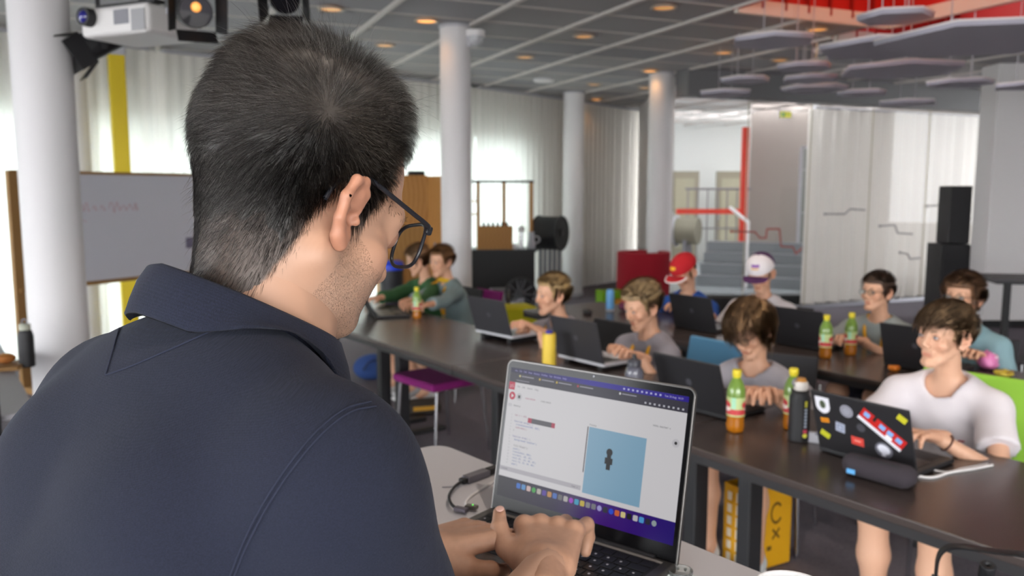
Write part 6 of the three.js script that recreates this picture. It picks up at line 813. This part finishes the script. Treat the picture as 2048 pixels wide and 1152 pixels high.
{ // laptop with lit screen
  const y0 = DESK, HL = at(984, 1012, y0 + 0.016), HR = at(1352, 1124, y0 + 0.016), LA = Math.atan2(-(HR.z - HL.z), HR.x - HL.x), w = HL.distanceTo(HR) + 0.004, d = w * 0.7, mid = HL.clone().add(HR).multiplyScalar(0.5), zx = Math.sin(LA), zz = Math.cos(LA);
  const grey = mat(0x63615f, 0.38, { metalness: 0.75 });
  const o = thing('laptop', 'open space grey laptop with lit screen on the white desk', 'laptop', [mid.x + zx * d / 2, y0, mid.z + zz * d / 2], LA);
  const base = part(o, 'base', rb(w, 0.0145, d, 0.005, 0, 0.0078, 0, 0, 0, 3), grey);
  const kb = part(o, 'keyboard_bed', bx(w * 0.9, 0.0006, d * 0.5, 0, 0.0151, -d * 0.17), MT.black), kG = {}, keyM = mat(0x151517, 0.5), kw = w * 0.9 / 14.6, kh = d * 0.5 / 6.1;
  const glyph = mat(0xb9b9c2, 0.6);
  for (let r = 0; r < 6; r++) { const rowW = r === 5 ? [1, 1, 1, 1.25, 5, 1.25, 1, 1, 1, 1] : r === 0 ? Array(14).fill(1.03) : r === 1 ? [...Array(13).fill(1), 1.5] : r === 2 ? [1.5, ...Array(13).fill(1)] : r === 3 ? [1.75, ...Array(11).fill(1), 1.75] : [2.25, ...Array(10).fill(1), 2.25]; const tot = rowW.reduce((a, b) => a + b, 0), sc = 14.4 / tot; let x = -w * 0.45 + kw * 0.1; rowW.forEach((u, i) => { const ww = u * kw * sc; const key = `${(ww * 1e4).toFixed(0)}`; kG[key] = kG[key] || rb(ww - 0.0022, 0.0012, kh - 0.0022, 0.0005, 0, 0, 0, 0, 0, 1); const m = part(o, 'key', kG[key], keyM); m.position.set(x + ww / 2, 0.016, -d * 0.17 - d * 0.25 + kh * 0.55 + r * kh); if (u < 1.2 && r > 0) { kG.g = kG.g || bx(0.0028, 0.0001, 0.003); const q = part(m, 'glyph', kG.g, glyph); q.position.set(-0.0022, 0.00065, -0.0012); } x += ww; }); }
  part(o, 'touchpad', rb(w * 0.44, 0.0006, d * 0.36, 0.0002, 0, 0.0151, d * 0.29), mat(0x6c6a68, 0.3, { metalness: 0.5 }));
  part(o, 'speaker_strip', bx(w * 0.9, 0.0004, 0.006, 0, 0.0151, -d * 0.445), mat(0x8a8682, 0.4)); part(o, 'hinge', cy(0.005, 0.005, w * 0.8, 0, 0.013, -d / 2 + 0.002, 16, 0, Math.PI / 2), MT.black);
  const tiltS = 0.19, hgt = d * 1.05, rrect = (W2, H2, r2, dep, bev) => { const s2 = new THREE.Shape(), a2 = W2 / 2, b2 = H2; s2.moveTo(-a2, 0).lineTo(a2, 0).lineTo(a2, b2 - r2).absarc(a2 - r2, b2 - r2, r2, 0, Math.PI / 2).lineTo(-a2 + r2, b2).absarc(-a2 + r2, b2 - r2, r2, Math.PI / 2, Math.PI); return new THREE.ExtrudeGeometry(s2, { depth: dep, bevelEnabled: bev > 0, bevelSize: bev, bevelThickness: bev, bevelSegments: 2, curveSegments: 10 }); }, lid = part(o, 'lid', rrect(w - 0.002, hgt - 0.001, 0.011, 0.004, 0.001).translate(0, 0, -0.002), grey); lid.position.set(0, 0.012, -d / 2 - 0.002); lid.rotation.x = -tiltS;
  part(lid, 'bezel', rrect(w - 0.005, hgt - 0.004, 0.009, 0.0004, 0).translate(0, 0.001, 0.0029), mat(0x0c0c0e, 0.2, { specularIntensity: 0.35 }));
  const scr = canvasTex(1440, 900, (c, W_, H_) => {
    const T = (s, x, y, size, col, f = 'sans-serif') => { c.fillStyle = col; c.font = `${size}px ${f}`; c.fillText(s, x, y); };
    c.fillStyle = '#2b1a9e'; c.fillRect(0, 0, W_, H_); const sky2 = c.createLinearGradient(0, 0, W_, 0); sky2.addColorStop(0, '#1a1440'); sky2.addColorStop(0.5, '#2a16a8'); sky2.addColorStop(1, '#2a10a0'); c.fillStyle = sky2; c.fillRect(0, 0, W_, 34); T('\u25cf  Arc   File   Edit   View   History   Profiles   Tab   Window   Help', 24, 24, 17, '#c9c6ff'); T('Tue 30 Aug  16:31', 1270, 24, 17, '#e8e6ff'); for (let k = 0; k < 9; k++) { c.fillStyle = '#cfd0ff'; c.fillRect(960 + k * 34, 12, 14, 12); }
    c.fillStyle = '#3b3846'; c.fillRect(0, 34, W_, 66); for (const [x, col] of [[90, '#e8dc9a'], [270, '#e3c450'], [420, '#e0c040'], [600, '#cc3a4a'], [940, '#eee']]) { c.fillStyle = col; c.beginPath(); c.arc(x, 52, 8, 0, 7); c.fill(); c.fillStyle = '#a9a7b4'; c.fillRect(x + 16, 48, 110, 7); } for (let k = 0; k < 9; k++) { c.fillStyle = '#d0d0da'; c.fillRect(1130 + k * 34, 76, 14, 12); } c.fillStyle = '#8d8b98'; c.fillRect(60, 80, 120, 7);
    c.fillStyle = '#f0edf0'; c.fillRect(0, 100, W_, 660); c.fillStyle = '#d4214a'; c.fillRect(0, 100, 54, 54); T('p5', 10, 138, 30, '#f6d9e0'); T('File    Edit    Sketch    Help', 76, 132, 17, '#88868c'); c.fillStyle = '#d4214a'; c.beginPath(); c.arc(40, 196, 28, 0, 7); c.fill(); c.fillStyle = '#fff'; c.beginPath(); c.moveTo(32, 182); c.lineTo(32, 210); c.lineTo(54, 196); c.fill(); c.fillStyle = '#d9d7dc'; c.beginPath(); c.arc(104, 196, 26, 0, 7); c.fill(); c.fillStyle = '#333'; c.fillRect(94, 186, 20, 20);
    T('\u25cf Auto-refresh', 150, 202, 16, '#b0405a'); T('Lively sketch', 300, 202, 16, '#777'); T('sketch.js', 60, 266, 17, '#555'); c.fillStyle = '#dcd9de'; c.fillRect(10, 250, 36, 22);
    const code = [['let x = 200;', '#a0506a'], ['', ''], ['function setup() {', '#3a4a9a'], ['  createCanvas(600, 600);', '#3c50b0'], ['  noStroke();', '#a04060'], ['}', '#555'], ['', ''], ['function draw() {', '#4a4a9a'], ['  background("skyblue");', '#3858a8'], ['', ''], ['  fill("black");', '#444'], ['  push();', '#3858a8'], ['  translate(x, 300);', '#3858a8'], ['  circle(0, -40, 36);', '#3858a8'], ['  rect(-20, -20, 40, 50);', '#3858a8'], ['  rect(-12, 30, 24, 40);', '#3858a8'], ['  pop();', '#3858a8']]; code.forEach(([s, col], i) => { T(String(i + 1), 52, 330 + i * 21, 13, '#a8a4ac', 'monospace'); if (s) T(s, 84, 330 + i * 21, 16, col, 'monospace'); });
    c.fillStyle = '#57545c'; c.fillRect(206, 326, 240, 34); c.fillStyle = '#c02a50'; c.fillRect(206, 326, 34, 34); c.fillRect(416, 326, 30, 34);
    c.fillStyle = '#c9c5cc'; c.fillRect(0, 690, 716, 30); T('Console', 16, 711, 16, '#6a666e'); T('Clear  v', 640, 711, 15, '#6a666e'); c.fillStyle = '#4a474e'; c.fillRect(716, 300, 8, 300);
    T('Preview', 730, 292, 16, '#888'); c.fillStyle = '#8fbcd8'; c.fillRect(730, 300, 446, 430); c.fillStyle = '#0a0c10'; c.beginPath(); c.arc(910, 436, 24, 0, 7); c.fill(); c.fillRect(894, 452, 32, 96); c.fillRect(880, 472, 60, 40); T('Hello, teacher!  v', 1210, 216, 17, '#777'); c.strokeStyle = '#bdb9c0'; c.lineWidth = 5; c.fillStyle = '#dedbe0'; c.beginPath(); c.arc(1384, 292, 26, 0, 7); c.fill(); c.fillStyle = '#333'; c.beginPath(); c.arc(1384, 292, 10, 0, 7); c.fill();
    const dk = c.createLinearGradient(0, 0, W_, 0); dk.addColorStop(0, '#16101e'); dk.addColorStop(0.35, '#221040'); dk.addColorStop(0.6, '#4a0d86'); dk.addColorStop(1, '#2a1480'); c.fillStyle = dk; c.fillRect(0, 760, W_, 140); const ic = ['#2f7ae0', '#5aa0e0', '#e8c8c4', '#3fb54a', '#c9c2b8', '#5a3ab0', '#d89a50', '#4a7ad0', '#777', '#c9c4c0', '#b03ad8', '#3ab0d8', '#e0c84a', '#9a9aa0', '#8a8a92', '#b8b0f0', '#3a3a48', '#2a5af0', '#e8703a', '#f0e09a', '#222', '#d8d4d8', '#5ab0f0', '#303040', '#a8b8b8']; ic.forEach((k, i) => { c.fillStyle = k; c.beginPath(); if (i % 7 === 3 || i === 15) c.arc(190 + i * 46, 800, 18, 0, 7); else c.roundRect ? c.roundRect(172 + i * 46, 782, 36, 36, 8) : c.rect(172 + i * 46, 782, 36, 36); c.fill(); });
  });
  const sw = w * 0.945, sh = hgt * 0.845; part(lid, 'screen', bx(sw, sh, 0.0003, 0, hgt / 2 + 0.005, 0.0035), mat(0x08080a, 0.3, { emissive: 0xffffff, emissiveMap: scr, emissiveIntensity: 0.5, specularIntensity: 0.3 }), 'lit screen with code and a blue picture');
  part(lid, 'webcam', cy(0.0016, 0.0016, 0.0004, 0, hgt * 0.972, 0.0036, 12, Math.PI / 2), mat(0x3a3f4c, 0.2));
  // adapter, cables, glass and cup
  const A = (x, y, h = 0.006) => { const p = at(x, y, DESK + h); return p; };
  const a1 = A(930, 958, 0.008), a2 = A(974, 942, 0.008), ad = thing('usb_adapter', 'grey aluminium adapter with black cable on the white desk', 'adapter', [(a1.x + a2.x) / 2, DESK, (a1.z + a2.z) / 2], Math.atan2(-(a2.z - a1.z), a2.x - a1.x)); const al = a1.distanceTo(a2);
  part(ad, 'housing', rb(al, 0.012, 0.019, 0.003, 0, 0.0065, 0), mat(0x77747c, 0.4, { metalness: 0.7 })); part(ad, 'plug', rb(0.026, 0.011, 0.016, 0.003, al / 2 + 0.013, 0.0065, 0), MT.black); part(ad, 'strain_relief', rb(0.012, 0.009, 0.014, 0.003, -al / 2 - 0.004, 0.0065, 0), MT.black); 
  const cbl = (pts, r, m, name, label, cat) => { const v = pts.map(p => A(p[0], p[1], p[2] ?? r)); const b0 = v[0]; const o2 = thing(name, label, cat || 'cable', [b0.x, DESK, b0.z]); part(o2, 'cord', tube(v.map(p => p.clone().sub(V(b0.x, DESK, b0.z))), r, 40), m); return o2; };
  const c1 = cbl([[924, 962, 0.006], [908, 975, 0.01], [898, 995, 0.012], [906, 1012, 0.008], [918, 1018, 0.006]], 0.0024, MT.black, 'adapter_cable', 'short black cable looping from adapter to laptop'); { const p = A(922, 1019, 0.006), b0 = c1.position; part(c1, 'connector', rb(0.022, 0.007, 0.011, 0.002, p.x - b0.x, 0.006, p.z - b0.z, LA + 0.2), mat(0x6f6a74, 0.4, { metalness: 0.6 })); }
  const c2 = cbl([[990, 962], [960, 980], [938, 996], [932, 1008], [938, 1014]], 0.0022, MT.white, 'power_cable', 'white power cable running behind the laptop lid'); { const p = A(943, 1014, 0.006), b0 = c2.position; part(c2, 'connector', rb(0.02, 0.006, 0.012, 0.002, p.x - b0.x, 0.006, p.z - b0.z, LA + 0.3), mat(0x77736f, 0.4, { metalness: 0.6 })); part(c2, 'charge_light', sph(0.0012, p.x - b0.x + 0.002, 0.0095, p.z - b0.z), mat(0x90ff90, 0.4, { emissive: 0x60ff50, emissiveIntensity: 0.8 })); }
  cbl([[884, 974], [900, 973], [925, 972]], 0.0013, MT.lightgrey, 'thin_cable', 'thin pale cable lying on the white desk');
  const gp = at(1360, 1160, DESK), gt = thing('glass_dish', 'small patterned glass dish beside the laptop corner', 'glass', [gp.x, DESK, gp.z], 0.3); gt.scale.setScalar(0.62); part(gt, 'bowl', lathe([[0, 0.001], [0.018, 0.001], [0.024, 0.008], [0.026, 0.022], [0.023, 0.022], [0.02, 0.008], [0, 0.006]], 14), new THREE.MeshPhysicalMaterial({ color: 0xe8eeee, roughness: 0.12, transmission: 0.9, thickness: 0.004, ior: 1.5 })); for (let k = 0; k < 10; k++) { const an = k / 10 * 6.283; part(gt, 'facet', sph(0.0035, 0.0255 * Math.cos(an), 0.012, 0.0255 * Math.sin(an), 8, 6), mat(0xb9c0bc, 0.15)); }
  const mp = at(1584, 1178, DESK + 0.085), mu = thing('white_mug', 'white mug on the desk, only its rim in view', 'mug', [mp.x, DESK, mp.z]); part(mu, 'body', lathe([[0, 0.001], [0.032, 0.001], [0.037, 0.006], [0.039, 0.085], [0.0375, 0.0875], [0.0355, 0.085], [0.034, 0.01], [0, 0.008]], 36), MT.white); part(mu, 'handle', new THREE.TorusGeometry(0.024, 0.005, 8, 20).translate(0.055, 0.045, 0), MT.white); part(mu, 'coffee', cy(0.035, 0.035, 0.002, 0, 0.07, 0, 30), mat(0x3a2416, 0.2));
}
{ // bar stool with looped back, its top reaching into the frame
  const p = dp(1975, 1136, 1.5); const yk = p.y; const o = thing('bar_stool', 'black bar stool with a wide looped back strap and centre knob', 'stool', [p.x, 0, p.z], -0.35);
  const loop = [], ws = [0.001]; const N = 44, pos = [], idx = []; for (let i = 0; i <= N; i++) { const t = i / N, a = Math.PI * (1 + t), ca = Math.cos(a), sa = -Math.sin(a); const ex = 0.55, X = Math.sign(ca) * Math.abs(ca) ** ex * 0.085, Y = Math.abs(sa) ** ex * 0.075; for (const [dx, dz] of [[0, 0.011], [0.004, 0.011], [0.004, -0.011], [0, -0.011]]) { const k = 1 + dx / 0.09; pos.push(X * k, yk - 0.03 + Y * k, dz + 0.03 * (1 - (X / 0.085) ** 2)); } } for (let i = 0; i < N; i++) for (let j = 0; j < 4; j++) { const a = i * 4 + j, b = i * 4 + (j + 1) % 4; idx.push(a, a + 4, b, b, a + 4, b + 4); } const g = new THREE.BufferGeometry(); g.setAttribute('position', new THREE.Float32BufferAttribute(pos, 3)); g.setIndex(idx); g.computeVertexNormals();
  part(o, 'back_loop', g.toNonIndexed(), MT.blackmetal); part(o, 'knob', lathe([[0.0045, -0.004], [0.0045, 0.008], [0.012, 0.008], [0.014, 0.006], [0.0145, -0.02], [0, -0.02]], 24).rotateX(0.35).translate(0, yk, 0.0), MT.black); part(o, 'knob_post', cy(0.008, 0.008, yk - 0.74, 0, (yk + 0.72) / 2 - 0.012, 0, 16), MT.black);
  for (const s of [-1, 1]) part(o, 'back_bar', rod([s * 0.085, yk - 0.03, 0], [s * 0.11, 0.76, 0.02], 0.009), MT.blackmetal); part(o, 'seat', lathe([[0, 0.74], [0.15, 0.74], [0.17, 0.755], [0.168, 0.772], [0.13, 0.778], [0, 0.772]], 36).translate(0, 0, 0.1), MT.black);
  for (const [x, z] of [[-1, -1], [1, -1], [-1, 1], [1, 1]]) part(o, 'leg', rod([x * 0.1, 0.74, 0.1 + z * 0.1], [x * 0.2, 0, 0.1 + z * 0.2], 0.012), MT.blackmetal); part(o, 'foot_ring', new THREE.TorusGeometry(0.205, 0.008, 8, 36).rotateX(Math.PI / 2).translate(0, 0.3, 0.1), MT.blackmetal);
}
renderer.render(scene, camera);
